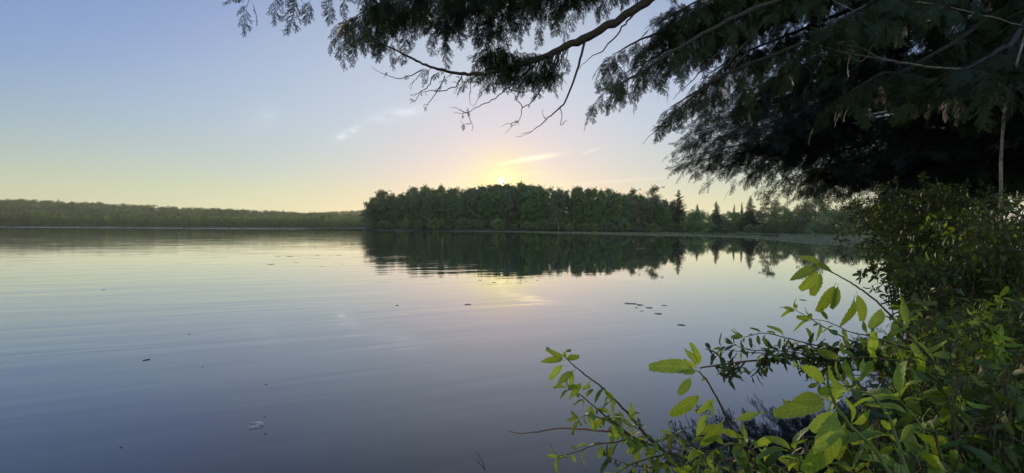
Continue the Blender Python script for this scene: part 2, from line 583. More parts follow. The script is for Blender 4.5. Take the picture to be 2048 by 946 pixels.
lake['kind'] = 'structure'

# ------------------------------------------------------------------ thin evening air
hz = bpy.data.meshes.new('haze')
hb = 3150.0
hv = [(sx_ * hb, sy_ * hb, z_) for z_ in (-5.0, 130.0) for sy_ in (-1, 1) for sx_ in (-1, 1)]
hz.from_pydata(hv, [], [(0, 2, 3, 1), (4, 5, 7, 6), (0, 1, 5, 4), (2, 6, 7, 3), (0, 4, 6, 2), (1, 3, 7, 5)])
m, nt, MN, ML = new_mat('haze_air')
o_ = MN.new('ShaderNodeOutputMaterial'); pv = MN.new('ShaderNodeVolumePrincipled')
pv.inputs['Color'].default_value = (1.0, 0.9, 0.72, 1)
pv.inputs['Density'].default_value = 0.00009
pv.inputs['Anisotropy'].default_value = 0.35
ML.new(pv.outputs[0], o_.inputs['Volume'])
haze = link('haze', hz, m)
haze['kind'] = 'stuff'
tag(haze, 'thin evening haze over the lake and the far hills', 'haze')
S.cycles.volume_bounces = 1
# ------------------------------------------------------------------ distant trees
def diamond_cards(pos, nrm, size, rng, aspect=0.6):
    n = len(pos)
    rnd = rng.normal(size=(n, 3))
    r, f, u = rot_basis(np.cross(nrm, rnd), nrm)
    s = (size * rng.uniform(0.6, 1.4, n))[:, None]
    w = s * aspect
    v = np.stack([pos - f * s * 0.5, pos + r * w * 0.5 + f * s * 0.05, pos + f * s * 0.55, pos - r * w * 0.5 - f * s * 0.05], 1)
    return v.reshape(-1, 3), np.arange(4 * n).reshape(n, 4)


def broad_crown(rng, H, W, base, n_clumps, per, card, top=0.62, ragged=0.25, airy=0.0):
    """crown of leaf cards grouped in clumps; base = height where foliage starts (share of H)"""
    cs, rs = [], []
    for i in range(n_clumps):
        t = rng.uniform(0, 1) ** 0.9
        prof = math.sin(math.pi * min(1, (t * 0.86 + 0.10) ** top)) ** 0.6 if t < 0.97 else 0.25
        prof = max(prof, 0.18)
        a = rng.uniform(0, 2 * math.pi)
        rr = W * 0.5 * prof * (rng.uniform(0.1, 1) ** 0.5) * rng.uniform(1 - ragged, 1 + ragged * 0.5)
        z = H * (base + (0.97 - base) * t)
        cs.append((rr * math.cos(a), rr * math.sin(a), z))
        rs.append(W * rng.uniform(0.09, 0.17))
    for i in range(int(6 + ragged * 10)):        # leaders that break the outline at the top
        a = rng.uniform(0, 2 * math.pi); rr = W * rng.uniform(0.0, 0.3)
        cs.append((rr * math.cos(a), rr * math.sin(a), H * rng.uniform(0.92, 1.04)))
        rs.append(W * rng.uniform(0.035, 0.07))
    cs, rs = np.array(cs), np.array(rs)
    wgt = rs ** 2
    cnt = np.maximum(6, (per * len(cs) * wgt / wgt.sum()).astype(int))
    k = np.repeat(np.arange(len(cs)), cnt)
    d = rng.normal(size=(len(k), 3)); d /= np.linalg.norm(d, axis=1)[:, None]
    u = rng.uniform(0.25, 1, len(k)) ** 0.5
    pos = cs[k] + d * (rs[k] * u)[:, None] * np.array([1.0, 1.0, 0.85])
    nrm = d * 1.0 + rng.normal(size=d.shape) * 0.4 + np.array([0, 0, 0.3])
    if airy:
        keep = rng.uniform(size=len(pos)) > airy
        pos, nrm = pos[keep], nrm[keep]
    return diamond_cards(pos, nrm, card, rng), cs, rs


def trunk_geo(rng, H, r, cs, n_limb=9, lean=0.0, fork=False):
    g = Geo()
    n = 8
    z = np.linspace(-0.3, H * 0.93, n)
    wob = np.cumsum(rng.normal(size=(n, 2)) * 0.012 * H, axis=0)
    pts = np.stack([wob[:, 0] + lean * z, wob[:, 1], z], 1); pts[0, :2] = 0; pts[1, :2] *= 0.3
    g.tube(pts, r * np.linspace(1.15, 0.12, n), 7)
    sel = rng.choice(len(cs), min(n_limb, len(cs)), replace=False)
    for i in sel:
        c = cs[i]
        z0 = max(0.12 * H, c[2] - 0.35 * math.hypot(c[0], c[1]) - 0.08 * H)
        z0 = min(z0, 0.85 * H)
        p0 = np.array([np.interp(z0, z, pts[:, 0]), np.interp(z0, z, pts[:, 1]), z0])
        mid = (p0 + c) * 0.5 + np.array([0, 0, -0.03 * H]) + rng.normal(size=3) * 0.01 * H
        rr = r * (1.05 - z0 / H) * 0.5
        g.tube(smooth_path([p0, mid, c], 3), np.linspace(rr, rr * 0.2, 7), 5)
    if fork:
        for s in (-1, 1):
            p = [(0.1 * s, 0, 0.1), (0.25 * s, 0.1, H * 0.14), (s * 0.1 * H * rng.uniform(0.5, 1), 0.3, H * 0.42), (s * 0.16 * H, 0.2, H * 0.6)]
            g.tube(smooth_path(p, 4), np.linspace(r * 0.9, r * 0.25, 13), 6)
    return g


def conifer_geo(rng, H, W, card, levels=26, per=9, droop=0.25, gap=0.0):
    g = Geo(); t = Geo()
    t.tube([(0, 0, -0.3), (0, 0, H * 0.5), (0, 0, H * 0.98)], [0.016 * H, 0.010 * H, 0.002 * H], 7)
    pos, nrm = [], []
    for li in range(levels):
        f = li / (levels - 1)
        z = H * (0.06 + 0.92 * f)
        Lb = 0.5 * W * (1 - f) ** 0.8 + 0.02 * H
        nb = max(4, int(per * (1 - 0.4 * f)))
        for b in range(nb):
            if rng.uniform() < gap:
                continue
            a = rng.uniform(0, 2 * math.pi)
            l = Lb * rng.uniform(0.55, 1.15)
            d = np.array([math.cos(a), math.sin(a), 0])
            tip = d * l + np.array([0, 0, z - droop * l + 0.12 * l * f])
            t.tube([np.array([0, 0, z]), (np.array([0, 0, z]) + tip) / 2 + np.array([0, 0, 0.02 * H]), tip], [0.003 * H, 0.002 * H, 0.001 * H], 4)
            nc = max(6, int(l / card * 9))
            s = rng.uniform(0.12, 1.0, nc)
            side = np.cross(d, [0, 0, 1])
            base = np.array([0, 0, z])
            p = base + (tip - base) * s[:, None] + side * (rng.normal(size=nc) * 0.16 * l * (1.1 - s))[:, None] + np.array([0, 0, 1.0]) * (rng.normal(size=nc) * 0.03 * l - 0.03 * l)[:, None]
            pos.append(p)
            nrm.append(np.array([0, 0, 1.0]) + rng.normal(size=(nc, 3)) * 0.55)
    v, f4 = diamond_cards(np.concatenate(pos), np.concatenate(nrm), card, rng, 0.5)
    g.add(v, f4)
    return g, t


PROTO_Y = []          # prototypes are placed like every other tree: the first use moves the prototype itself


class Kind:
    """a tree kind: first placement uses the original, the following ones copies"""

    def __init__(self, name, cat, crown_me, trunk_me, mleaf, mbark):
        self.name, self.cat, self.used = name, cat, False
        self.root = thing(name, 'tree', cat)
        link('trunk', trunk_me, mbark, self.root)
        link('crown', crown_me, mleaf, self.root)

    def put(self, x, y, scale, rz, label, group=None, z=None, sz=None):
        z = float(ground_z(x, y)) - 0.05 if z is None else z
        sc = (scale, scale, sz if sz else scale)
        if not self.used:
            self.used = True
            o = self.root
            o.location = (x, y, z); o.rotation_euler = (0, 0, rz); o.scale = sc
            tag(o, label, self.cat, group)
            return o
        return dup(self.root, (x, y, z), rz, sc, label, group, self.name)


def make_broad(seed, H, W, base, ncl, per, card, mat, bark='bark', name='broadleaf_tree', cat='tree', **kw):
    rng = np.random.default_rng(seed)
    fork = kw.pop('fork', False); lean = kw.pop('lean', 0.0); r = kw.pop('r', 0.014 * H)
    (v, f), cs, rs = broad_crown(rng, H, W, base, ncl, per, card, **kw)
    g = Geo(); g.add(v, f)
    t = trunk_geo(rng, H, r, cs, 10, lean, fork)
    return Kind(name, cat, g.mesh('crown'), t.mesh('trunk', True), M[mat], M[bark])


# heights are for scale 1
BROAD = [
    make_broad(11, 20, 11, 0.06, 75, 95, 0.46, 'wood_leaf'),
    make_broad(12, 20, 12, 0.05, 85, 90, 0.46, 'wood_leaf', ragged=0.4),
    make_broad(13, 20, 10, 0.08, 66, 100, 0.44, 'wood_leaf_light', ragged=0.3),
    make_broad(14, 20, 13, 0.04, 95, 84, 0.46, 'wood_leaf', top=0.8),
    make_broad(15, 20, 9, 0.10, 60, 95, 0.44, 'wood_leaf_warm', ragged=0.45, airy=0.15),
    make_broad(16, 20, 11, 0.05, 80, 92, 0.44, 'wood_leaf_light', top=0.9),
]
SHRUB = [
    make_broad(21, 6, 8, 0.02, 50, 60, 0.36, 'willow_leaf', name='shore_shrub', cat='shrub', top=1.0, ragged=0.2, r=0.07),
    make_broad(22, 6, 9, 0.02, 55, 56, 0.36, 'wood_leaf', name='shore_shrub', cat='shrub', top=1.0, ragged=0.3, r=0.07),
]
BIRCH = make_broad(31, 20, 9, 0.34, 50, 60, 0.45, 'wood_leaf', bark='pale_bark', name='birch_tree', fork=True, r=0.15, ragged=0.4, airy=0.2)
AIRY = make_broad(32, 20, 11, 0.22, 40, 90, 0.46, 'wood_leaf', name='broadleaf_tree', ragged=0.5, airy=0.12, r=0.17)
ROUND = make_broad(33, 12, 12, 0.03, 85, 66, 0.42, 'willow_leaf', name='round_tree', top=1.0, ragged=0.12)
_r = np.random.default_rng(41)
CON = []
for H_, W_, lev, per_, gp, dr in ((20, 10, 30, 13, 0.05, 0.3), (20, 9, 24, 13, 0.15, -0.55)):
    g_, t_g = conifer_geo(_r, H_, W_, 0.5, lev, per_, dr, gp)
    CON.append(Kind('conifer_tree', 'tree', g_.mesh('crown'), t_g.mesh('trunk', True), M['conifer'], M['bark']))

rg = random.Random(5)
# skyline of the wooded point across the lake: photo pixel -> top of the wood
SKY_X = [722, 735, 760, 775, 800, 830, 850, 880, 920, 960, 1003, 1050, 1080, 1110, 1150, 1190, 1230, 1270, 1300, 1340, 1380, 1420, 1470, 1500, 1560, 1620, 1700]
SKY_Y = [418, 404, 382, 384, 380, 376, 372, 372, 376, 371, 368, 366, 370, 375, 372, 374, 382, 388, 386, 400, 418, 420, 418, 415, 415, 410, 405]


def height_for(px, y, base_z, top_y=None):
    ty = np.interp(px, SKY_X, SKY_Y) if top_y is None else top_y
    return P(px, ty, y).z - base_z


# hand-placed trees and shrubs that can be told apart
def place_px(kind, px, y, top_y, label, group=None, nominal=20.0, wide=1.0, rz=None):
    x = P(px, 460, y).x
    zb = float(ground_z(x, y)) - 0.05
    h = height_for(px, y, zb, top_y) / nominal
    o = kind.put(x, y, h * wide, rg.uniform(0, 6.28) if rz is None else rz, label, group, sz=h)
    return o


place_px(AIRY, 733, 279, 404, 'small ragged tree leaning out at the left tip of the wooded point')
place_px(AIRY, 768, 281, 381, 'open spiky tree standing tall just inside the left tip of the point', wide=1.25)
place_px(BIRCH, 857, 265, 388, 'pale forked trunk tree in front of the dark wood, nearer its left end', rz=0.2)
bt = place_px(BIRCH, 1117, 252, 384, 'thin pale forked trunk tree in front of the dark wood, right of the sun', rz=2.9)
place_px(AIRY, 1308, 262, 373, 'tall loose crowned tree rising alone above the right end of the wood', wide=1.3)
place_px(CON[1], 1357, 256, 380, 'tall dark upswept tree right of the loose crowned one on the far shore', wide=1.2)
place_px(AIRY, 1266, 285, 378, 'flat topped small crown poking above the wood behind the far shore', wide=1.1)
place_px(CON[0], 1394, 262, 408, 'short dark conifer left of the gap in the far treeline')
place_px(CON[0], 1432, 262, 402, 'dark conifer with dense top just right of the gap in the treeline', wide=1.2)
place_px(CON[0], 1468, 270, 408, 'slim spire conifer, one of two narrow ones on the far shore', wide=0.6)
place_px(CON[0], 1483, 268, 404, 'slimmest pointed conifer between the spire and the bigger dark one', wide=0.55)
place_px(CON[0], 1500, 258, 392, 'broad dark conifer beside the open crowned tree on the far shore', wide=1.2)
place_px(AIRY, 1538, 256, 379, 'open crowned tree with see-through branches between the dark conifer and the overhanging evergreen', wide=1.3)
place_px(AIRY, 1604, 225, 378, 'yellowish topped tree beneath the overhanging evergreen on the far shore', wide=1.1)
place_px(BROAD[3], 1632, 222, 386, 'dark full crowned tree behind the overhanging evergreen branch tips')
place_px(ROUND, 1566, 238, 413, 'round pale green bushy tree standing alone at the far waterline', nominal=12, wide=1.05)
place_px(ROUND, 1392, 246, 421, 'wide rounded green tree at the far waterline below the gap', nominal=12, wide=1.35)
place_px(SHRUB[0], 1655, 205, 424, 'light green spreading bush at the far waterline under the evergreen', nominal=6, wide=1.25)
place_px(SHRUB[1], 1700, 190, 415, 'dark tall bush at the right end of the far waterline', nominal=6, wide=1.1)

G_ISL = 'trees of the wooded point across the lake'
L_ISL = 'leafy tree in the dense dark wood on the point across the lake'
n_isl = 0
for row, (dy, n, fr) in enumerate(((8, 46, 0.84), (20, 46, 0.95), (36, 44, 0.99))):
    for i in range(n):
        px = 742 + (1350 - 742) * (i + rg.uniform(0.1, 0.9)) / n
        y0 = np.interp(px, [722, 857, 1000, 1115, 1200, 1308, 1400], [276, 262, 256, 251, 246, 246, 251])
        y = y0 + dy + rg.uniform(-4, 4)
        x = P(px, 460, y).x
        zb = float(ground_z(x, y)) - 0.05
        h = height_for(px, y, zb) * fr * rg.uniform(0.88, 1.03) / 20
        k = rg.choice(BROAD)
        k.put(x, y, h * rg.uniform(0.75, 1.0), rg.uniform(0, 6.28), L_ISL, G_ISL, sz=h)
        n_isl += 1
for i in range(33):                    # extra rows of the wood, added behind to block the low sun
    px = 930 + 150 * ((i % 11) + rg.uniform(0.1, 0.9)) / 11
    y = 300 + 14 * (i // 11) + rg.uniform(-4, 4)
    x = P(px, 460, y).x
    zb = float(ground_z(x, y)) - 0.05
    h = height_for(px, y, zb) * rg.uniform(0.88, 0.97) / 20
    rg.choice(BROAD[:4]).put(x, y, h * rg.uniform(0.9, 1.1), rg.uniform(0, 6.28), L_ISL, G_ISL, sz=h)
L_R = 'mixed green tree in the low wood along the right of the far shore'
G_R = 'trees along the right of the far shore'
for i in range(44):
    px = 1345 + (1910 - 1345) * (i + rg.uniform(0.1, 0.9)) / 44
    y = np.interp(px, [1345, 1500, 1600, 1740, 1910], [256, 254, 240, 216, 205]) + rg.uniform(4, 22)
    x = P(px, 460, y).x
    zb = float(ground_z(x, y)) - 0.05
    h = height_for(px, y, zb, np.interp(px, [1345, 1380, 1450, 1560, 1740], [414, 424, 424, 420, 408])) * rg.uniform(0.8, 1.02) / 20
    k = rg.choice([BROAD[2], BROAD[5], BROAD[1], ROUND])
    f_ = 20 / 12 if k is ROUND else 1.0
    k.put(x, y, h * f_ * rg.uniform(1.0, 1.3), rg.uniform(0, 6.28), L_R, G_R, sz=h * f_)
L_S = 'low leafy shrub at the foot of the wood along the far waterline'
G_S = 'shrubs along the far waterline'
for i in range(62):
    px = 735 + (1720 - 735) * (i + rg.uniform(0, 1)) / 62
    y = np.interp(px, [722, 857, 1000, 1115, 1200, 1308, 1400, 1500, 1600, 1720], [277, 263, 257, 252, 247, 247, 252, 247, 233, 205]) + rg.uniform(1.0, 4)
    x = P(px, 460, y).x
    s = rg.uniform(0.4, 0.95)
    rg.choice(SHRUB).put(x, y, s, rg.uniform(0, 6.28), L_S, G_S, sz=s * rg.uniform(0.7, 1.1))

# the far left shore: a row of trees at the water, and the wooded hillside behind as one mass
G_F = 'trees along the far left shore'
L_F = 'distant broadleaf tree in the shore row below the wooded hill'
for i in range(52):
    px = -25 + 735 * (i + rg.uniform(0.1, 0.9)) / 52
    y = np.interp(px, [0, 480, 640, 720], [542, 522, 512, 512]) + rg.uniform(2, 14)
    x = P(px, 455, y).x
    zb = float(ground_z(x, y)) - 0.1
    top = np.interp(px, [0, 100, 300, 400, 500, 700], [421, 423, 427, 434, 437, 441])
    h = height_for(px, y, zb, top) * rg.uniform(0.86, 1.06) / 20
    k = rg.choice([BROAD[5], BROAD[2]]) if rg.random() < 0.7 else rg.choice(BROAD)
    k.put(x, y, h * rg.uniform(0.95, 1.25), rg.uniform(0, 6.28), L_F, G_F, sz=h)
place_px(BROAD[2], 645, 500, 431, 'bright yellow green tree apart from the others near the sandbar')

rng = np.random.default_rng(99)
g = Geo()
pts = []
for k in range(3100):
    if k < 1800:
        q = rng.uniform(-1.15, -0.16); y = rng.uniform(556, 1000)
    elif k < 2400:
        q = rng.uniform(-0.6, -0.2); y = rng.uniform(556, 1050)
    else:
        q = rng.uniform(-0.62, -0.22); y = rng.uniform(1250, 2000)
    pts.append((q * y, y))
pts = np.array(pts)
zz = ground_z(pts[:, 0], pts[:, 1])
for (x, y), z in zip(pts, zz):
    H = rng.uniform(8, 14); Wd = rng.uniform(10, 17)
    far = y > 1100
    nc = 90 if far else 230
    d = rng.normal(size=(nc, 3)); d /= np.linalg.norm(d, axis=1)[:, None]
    d[:, 2] = np.where(rng.uniform(size=nc) < 0.28, -np.abs(d[:, 2]), np.abs(d[:, 2]) * 1.05)
    if rng.uniform() < 0.02 and not far:
        t = rng.uniform(0, 1, nc)
        pos = np.stack([d[:, 0] * Wd * 0.26 * (1 - t), d[:, 1] * Wd * 0.26 * (1 - t), 1.2 * H * t], 1)
    else:
        lump = 1 + 0.14 * np.sin(d[:, 0] * 5 + x) * np.cos(d[:, 1] * 4 + y)
        pos = d * np.array([Wd * 0.5, Wd * 0.5, H * 0.52]) * (rng.uniform(0.75, 1, nc) ** 0.5 * lump)[:, None] + np.array([0, 0, H * 0.48])
    v, f = diamond_cards(pos + np.array([x, y, z]), d + rng.normal(size=d.shape) * 0.3, 2.3 if far else 1.2, rng, 0.8)
    g.add(v, f)
M['far_leaf'] = foliage_mat('far_leaf', (0.035, 0.055, 0.027), (0.19, 0.235, 0.085), 0.45, noise=0.022)
hw = link('hillside_forest', g.mesh('hillside_forest'), M['far_leaf'])
hw['kind'] = 'stuff'
tag(hw, 'wooded hillside of rounded crowns beyond the far left shore', 'forest')
# ------------------------------------------------------------------ hemlocks leaning over the water
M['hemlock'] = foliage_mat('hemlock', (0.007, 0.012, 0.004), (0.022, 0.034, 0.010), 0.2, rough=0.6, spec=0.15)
M['twig_bark'] = bark_mat('twig_bark', (0.020, 0.015, 0.012), (0.06, 0.046, 0.037), 60, stretch=1)
M['hemlock_bark'] = bark_mat('hemlock_bark', (0.03, 0.021, 0.017), (0.11, 0.075, 0.055), 9)
M['dead_wood'] = bark_mat('dead_wood', (0.09, 0.08, 0.065), (0.26, 0.23, 0.19), 40, stretch=1)


def spray_proto(rng, Ls, nside, needle, nw, sub=True, fan=(26, 54)):
    """flat feathery hemlock spray in the local xy plane, growing along +y"""
    tw, nd_p, nd_d = [], [], []

    def needles(p0, d, l, s0=0.0):
        n = max(3, int(l * (1 - s0) / (needle * 0.42)))
        s = np.linspace(s0, 1.0, n)
        pos = p0 + d * (s * l)[:, None]
        side = np.array([d[1], -d[0]])
        for sg in (-1, 1):
            dd = d * 0.45 + side * sg + rng.normal(size=(n, 2)) * 0.16
            dd = dd / np.linalg.norm(dd, axis=1)[:, None]
            keep = rng.uniform(size=n) > 0.12
            nd_p.append(pos[keep]); nd_d.append(dd[keep] * (needle * rng.uniform(0.7, 1.15, keep.sum()))[:, None])
        nd_p.append(pos[-1:]); nd_d.append(d[None, :] * needle)

    tw.append((np.zeros(2), np.array([0, 1.0]), Ls))
    needles(np.zeros(2), np.array([0, 1.0]), Ls, 0.25)
    for i in range(nside):
        s = 0.08 + 0.88 * i / nside + rng.uniform(-0.015, 0.015)
        sg = 1 if i % 2 else -1
        a = R(rng.uniform(*fan))
        d = np.array([sg * math.sin(a), math.cos(a)])
        l = Ls * (0.40 * (1 - s) ** 0.75 + 0.05) * rng.uniform(0.35, 1.35) * min(1, 0.45 + s * 3)
        p0 = np.array([0, s * Ls])
        tw.append((p0, d, l)); needles(p0, d, l, 0.1)
        if sub and l > 0.16 * Ls:
            for q in (0.4, 0.65):
                a2 = a + sg * R(40) * (1 if rng.uniform() < .5 else -1)
                d2 = np.array([math.sin(a2) * (sg if a2 * sg > 0 else sg), math.cos(a2)])
                l2 = l * rng.uniform(0.25, 0.45)
                tw.append((p0 + d * l * q, d2, l2)); needles(p0 + d * l * q, d2, l2, 0.1)
    p = np.concatenate(nd_p); d = np.concatenate(nd_d)
    side = np.stack([d[:, 1], -d[:, 0]], 1)
    side = side / (np.linalg.norm(side, axis=1)[:, None] + 1e-9) * nw * 0.5
    z = rng.normal(size=len(p)) * needle * 0.12
    q = np.stack([p, p + d * 0.4 + side, p + d, p + d * 0.4 - side], 1)      # n,4,2
    zz = np.stack([0 * z, z * 0.4, z, z * 0.4], 1)
    v = np.concatenate([q, zz[..., None]], -1).reshape(-1, 3)
    tv = []
    for p0, dd, l in tw:
        sd = np.array([dd[1], -dd[0]]) * nw * 0.32
        e = p0 + dd * l
        tv.append([[*(p0 + sd), 0.0], [*(p0 - sd), 0.0], [*(e - sd * 0.3), 0.0], [*(e + sd * 0.3), 0.0]])
    v = np.concatenate([v, np.array(tv).reshape(-1, 3)])
    # every spray bends down towards its tip
    v[:, 2] -= 0.35 * v[:, 1] ** 2 / Ls + 0.5 * v[:, 0] ** 2 / Ls
    return v


_r = np.random.default_rng(3)
SPRAY = {'near': [spray_proto(_r, _r.uniform(0.26, 0.40), 15, 0.015, 0.0056) for _ in range(7)],
         'mid': [spray_proto(_r, _r.uniform(0.4, 0.6), 16, 0.025, 0.0100, False, (34, 62)) for _ in range(7)]}


def put_sprays(g, rng, lod, pos, fwd, up, scale):
    pos, fwd, up = np.array(pos), np.array(fwd), np.array(up)
    r, f, u = rot_basis(fwd, up)
    which = rng.integers(0, len(SPRAY[lod]), len(pos))
    for k in range(len(SPRAY[lod])):
        sel = np.where(which == k)[0]
        if not len(sel):
            continue
        v = SPRAY[lod][k]
        B = np.stack([r[sel], f[sel], u[sel]], 1)          # m,3,3 rows
        out = np.einsum('vi,mij->mvj', v, B) * np.array(scale)[sel][:, None, None] + pos[sel][:, None, :]
        out = out.reshape(-1, 3)
        g.add(out, np.arange(len(out)).reshape(-1, 4))


def bough(rng, path, radii, lod, foliage=(0.3, 1.0), step=0.06, side_len=0.7, droop=0.45, spray=1.0, dens=1.0, tip_r=0.35, side_step=0.17, hang=0.0, taper=0.65, clump=0):
    """one bough: wood geometry and needle geometry. path is a list of world points from the trunk outwards"""
    w, g = Geo(), Geo()
    p = smooth_path(path, 7)
    n = len(p)
    rad = np.interp(np.linspace(0, 1, n), np.linspace(0, 1, len(radii)), radii)
    p[1:-1] += rng.normal(size=(n - 2, 3)) * (rad[1:-1] * 0.22)[:, None]
    w.tube(p, rad * rng.uniform(0.88, 1.12, n), 8)
    seg = np.linalg.norm(np.diff(p, axis=0), axis=1)
    cum = np.concatenate([[0], np.cumsum(seg)]); Lt = cum[-1]
    pos, fwd, up, sc = [], [], [], []

    def at(s):
        return np.array([np.interp(s, cum, p[:, i]) for i in range(3)])

    def tangent(s):
        t = at(min(Lt, s + 0.05)) - at(max(0, s - 0.05))
        return t / (np.linalg.norm(t) + 1e-9)

    s = foliage[0] * Lt
    sg = 1
    while s < foliage[1] * Lt:
        q = s / Lt
        t = tangent(s)
        h = np.cross(t, [0, 0, 1.0]); h /= np.linalg.norm(h) + 1e-9
        a = R(rng.uniform(35, 75))
        d = t * math.cos(a) + h * sg * math.sin(a)
        d[2] += rng.normal() * 0.15 - hang
        d /= np.linalg.norm(d)
        l = side_len * (1.05 - taper * q) * rng.uniform(0.45, 1.1)
        p0 = at(s)
        ts = np.linspace(0, 1, 5)
        sp = p0 + d * (ts * l)[:, None] + np.array([0, 0, -1.0]) * (droop * l * ts ** 2)[:, None]
        r0 = max(0.0022, 0.28 * np.interp(s, cum, rad))
        w.tube(sp, np.linspace(min(r0, 0.012), 0.0015, 5), 4)
        m = max(2, int(l / step))
        for k in range(m):
            if rng.uniform() > dens:
                continue
            u = (k + rng.uniform(0.2, 1)) / m
            pp = np.array([np.interp(u, ts, sp[:, i]) for i in range(3)])
            td = sp[min(4, int(u * 4) + 1)] - sp[min(3, int(u * 4))]
            td = td / np.linalg.norm(td)
            hh = np.cross(td, [0, 0, 1.0]); hh /= np.linalg.norm(hh) + 1e-9
            b = R(rng.uniform(15, 65)) * (1 if k % 2 else -1)
            f = td * math.cos(b) + hh * math.sin(b)
            f[2] -= rng.uniform(0.0, 0.5) + hang
            pos.append(pp); fwd.append(f); up.append(np.array([0, 0, 1.0]) + rng.normal(size=3) * 0.6); sc.append(spray * rng.uniform(0.4, 1.15) * (0.6 + 0.4 * (1 - u)))
        pos.append(sp[-1]); fwd.append(sp[-1] - sp[-2]); up.append(np.array([0, 0, 1.0]) + rng.normal(size=3) * 0.3); sc.append(spray * rng.uniform(0.6, 0.9))
        s += side_step * rng.uniform(0.6, 1.4)
        sg = -sg
    if foliage[1] > 0.98:
        pos.append(p[-1]); fwd.append(p[-1] - p[-2]); up.append(np.array([0, 0, 1.0])); sc.append(spray * 0.9)
    for k in range(clump):                 # bushy end of the bough
        b0 = at(Lt * rng.uniform(0.72, 1.0))
        e0 = b0 + rng.normal(size=3) * np.array([0.26, 0.26, 0.13])
        w.tube([b0, (b0 + e0) / 2 + rng.normal(size=3) * 0.02, e0], [0.004, 0.003, 0.002], 4)
        f0 = e0 - b0; f0 = f0 / (np.linalg.norm(f0) + 1e-9) + tangent(Lt) * 0.5 + rng.normal(size=3) * 0.3
        pos.append(e0); fwd.append(f0); up.append(np.array([0, 0, 1.0]) + rng.normal(size=3) * 0.7); sc.append(spray * rng.uniform(0.5, 0.95))
    if pos:
        put_sprays(g, rng, lod, pos, fwd, up, sc)
    return w, g


def shift(g, o):
    off = np.array(o, dtype=np.float32)
    g.v = [v - off for v in g.v]
    return g


def add_bough(root, wg, gg, mat='twig_bark', fmat='hemlock'):
    o = root.location
    b = link('branch', shift(wg, o).mesh('branch', True), M[mat], root)
    if gg.n:
        link('foliage', shift(gg, o).mesh('foliage'), M[fmat], b)
    return b


def trunk_part(root, H, r0, lean=(0, 0), seed=1, mat='hemlock_bark'):
    rng = np.random.default_rng(seed)
    n = 24
    z = np.linspace(-0.35, H, n)
    wob = np.cumsum(rng.normal(size=(n, 2)) * 0.01, axis=0)
    pts = np.stack([lean[0] * z + wob[:, 0], lean[1] * z + wob[:, 1], z], 1)
    rad = r0 * (1.25 * np.exp(-np.maximum(z + 0.3, 0) * 2.2) * 0.5 + np.linspace(1, 0.25, n))
    g = Geo(); g.tube(pts, rad, 20)
    v = g.v[0]
    a = np.arctan2(v[:, 1], v[:, 0])
    g.v[0] = (v + (np.sin(a * 7 + v[:, 2] * 1.3)[:, None] * 0.03 + np.sin(a * 13 + v[:, 2] * 4)[:, None] * 0.012) * r0 * np.stack([np.cos(a), np.sin(a), 0 * a], 1)).astype(np.float32)
    link('trunk', g.mesh('trunk', True), M[mat], root)
    return lambda zz: np.array([np.interp(zz, z, pts[:, 0]) + root.location.x, np.interp(zz, z, pts[:, 1]) + root.location.y, zz + root.location.z])


def PP(*pts):
    return [np.array(P(*q)) for q in pts]


# --- the near hemlock whose limbs cross the top of the view
rng = np.random.default_rng(17)
ax, ay = 5.85, 5.3
hemA = thing('hemlock_tree', 'near dark evergreen whose long limbs reach in from the right along the top edge', 'tree', (ax, ay, float(ground_z(ax, ay))))
atA = trunk_part(hemA, 13, 0.20, (-0.012, 0.0), 2)
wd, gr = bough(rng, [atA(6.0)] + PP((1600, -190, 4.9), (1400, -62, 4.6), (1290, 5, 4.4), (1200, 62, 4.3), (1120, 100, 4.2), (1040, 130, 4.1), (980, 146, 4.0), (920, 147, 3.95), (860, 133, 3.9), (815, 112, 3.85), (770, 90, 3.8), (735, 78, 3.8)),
               [0.07, 0.056, 0.047, 0.038, 0.034, 0.029, 0.021, 0.016, 0.013, 0.010, 0.008, 0.005, 0.003], 'near', (0.80, 1.0), 0.08, 0.36, 0.35, 0.42, 0.9, side_step=0.10)
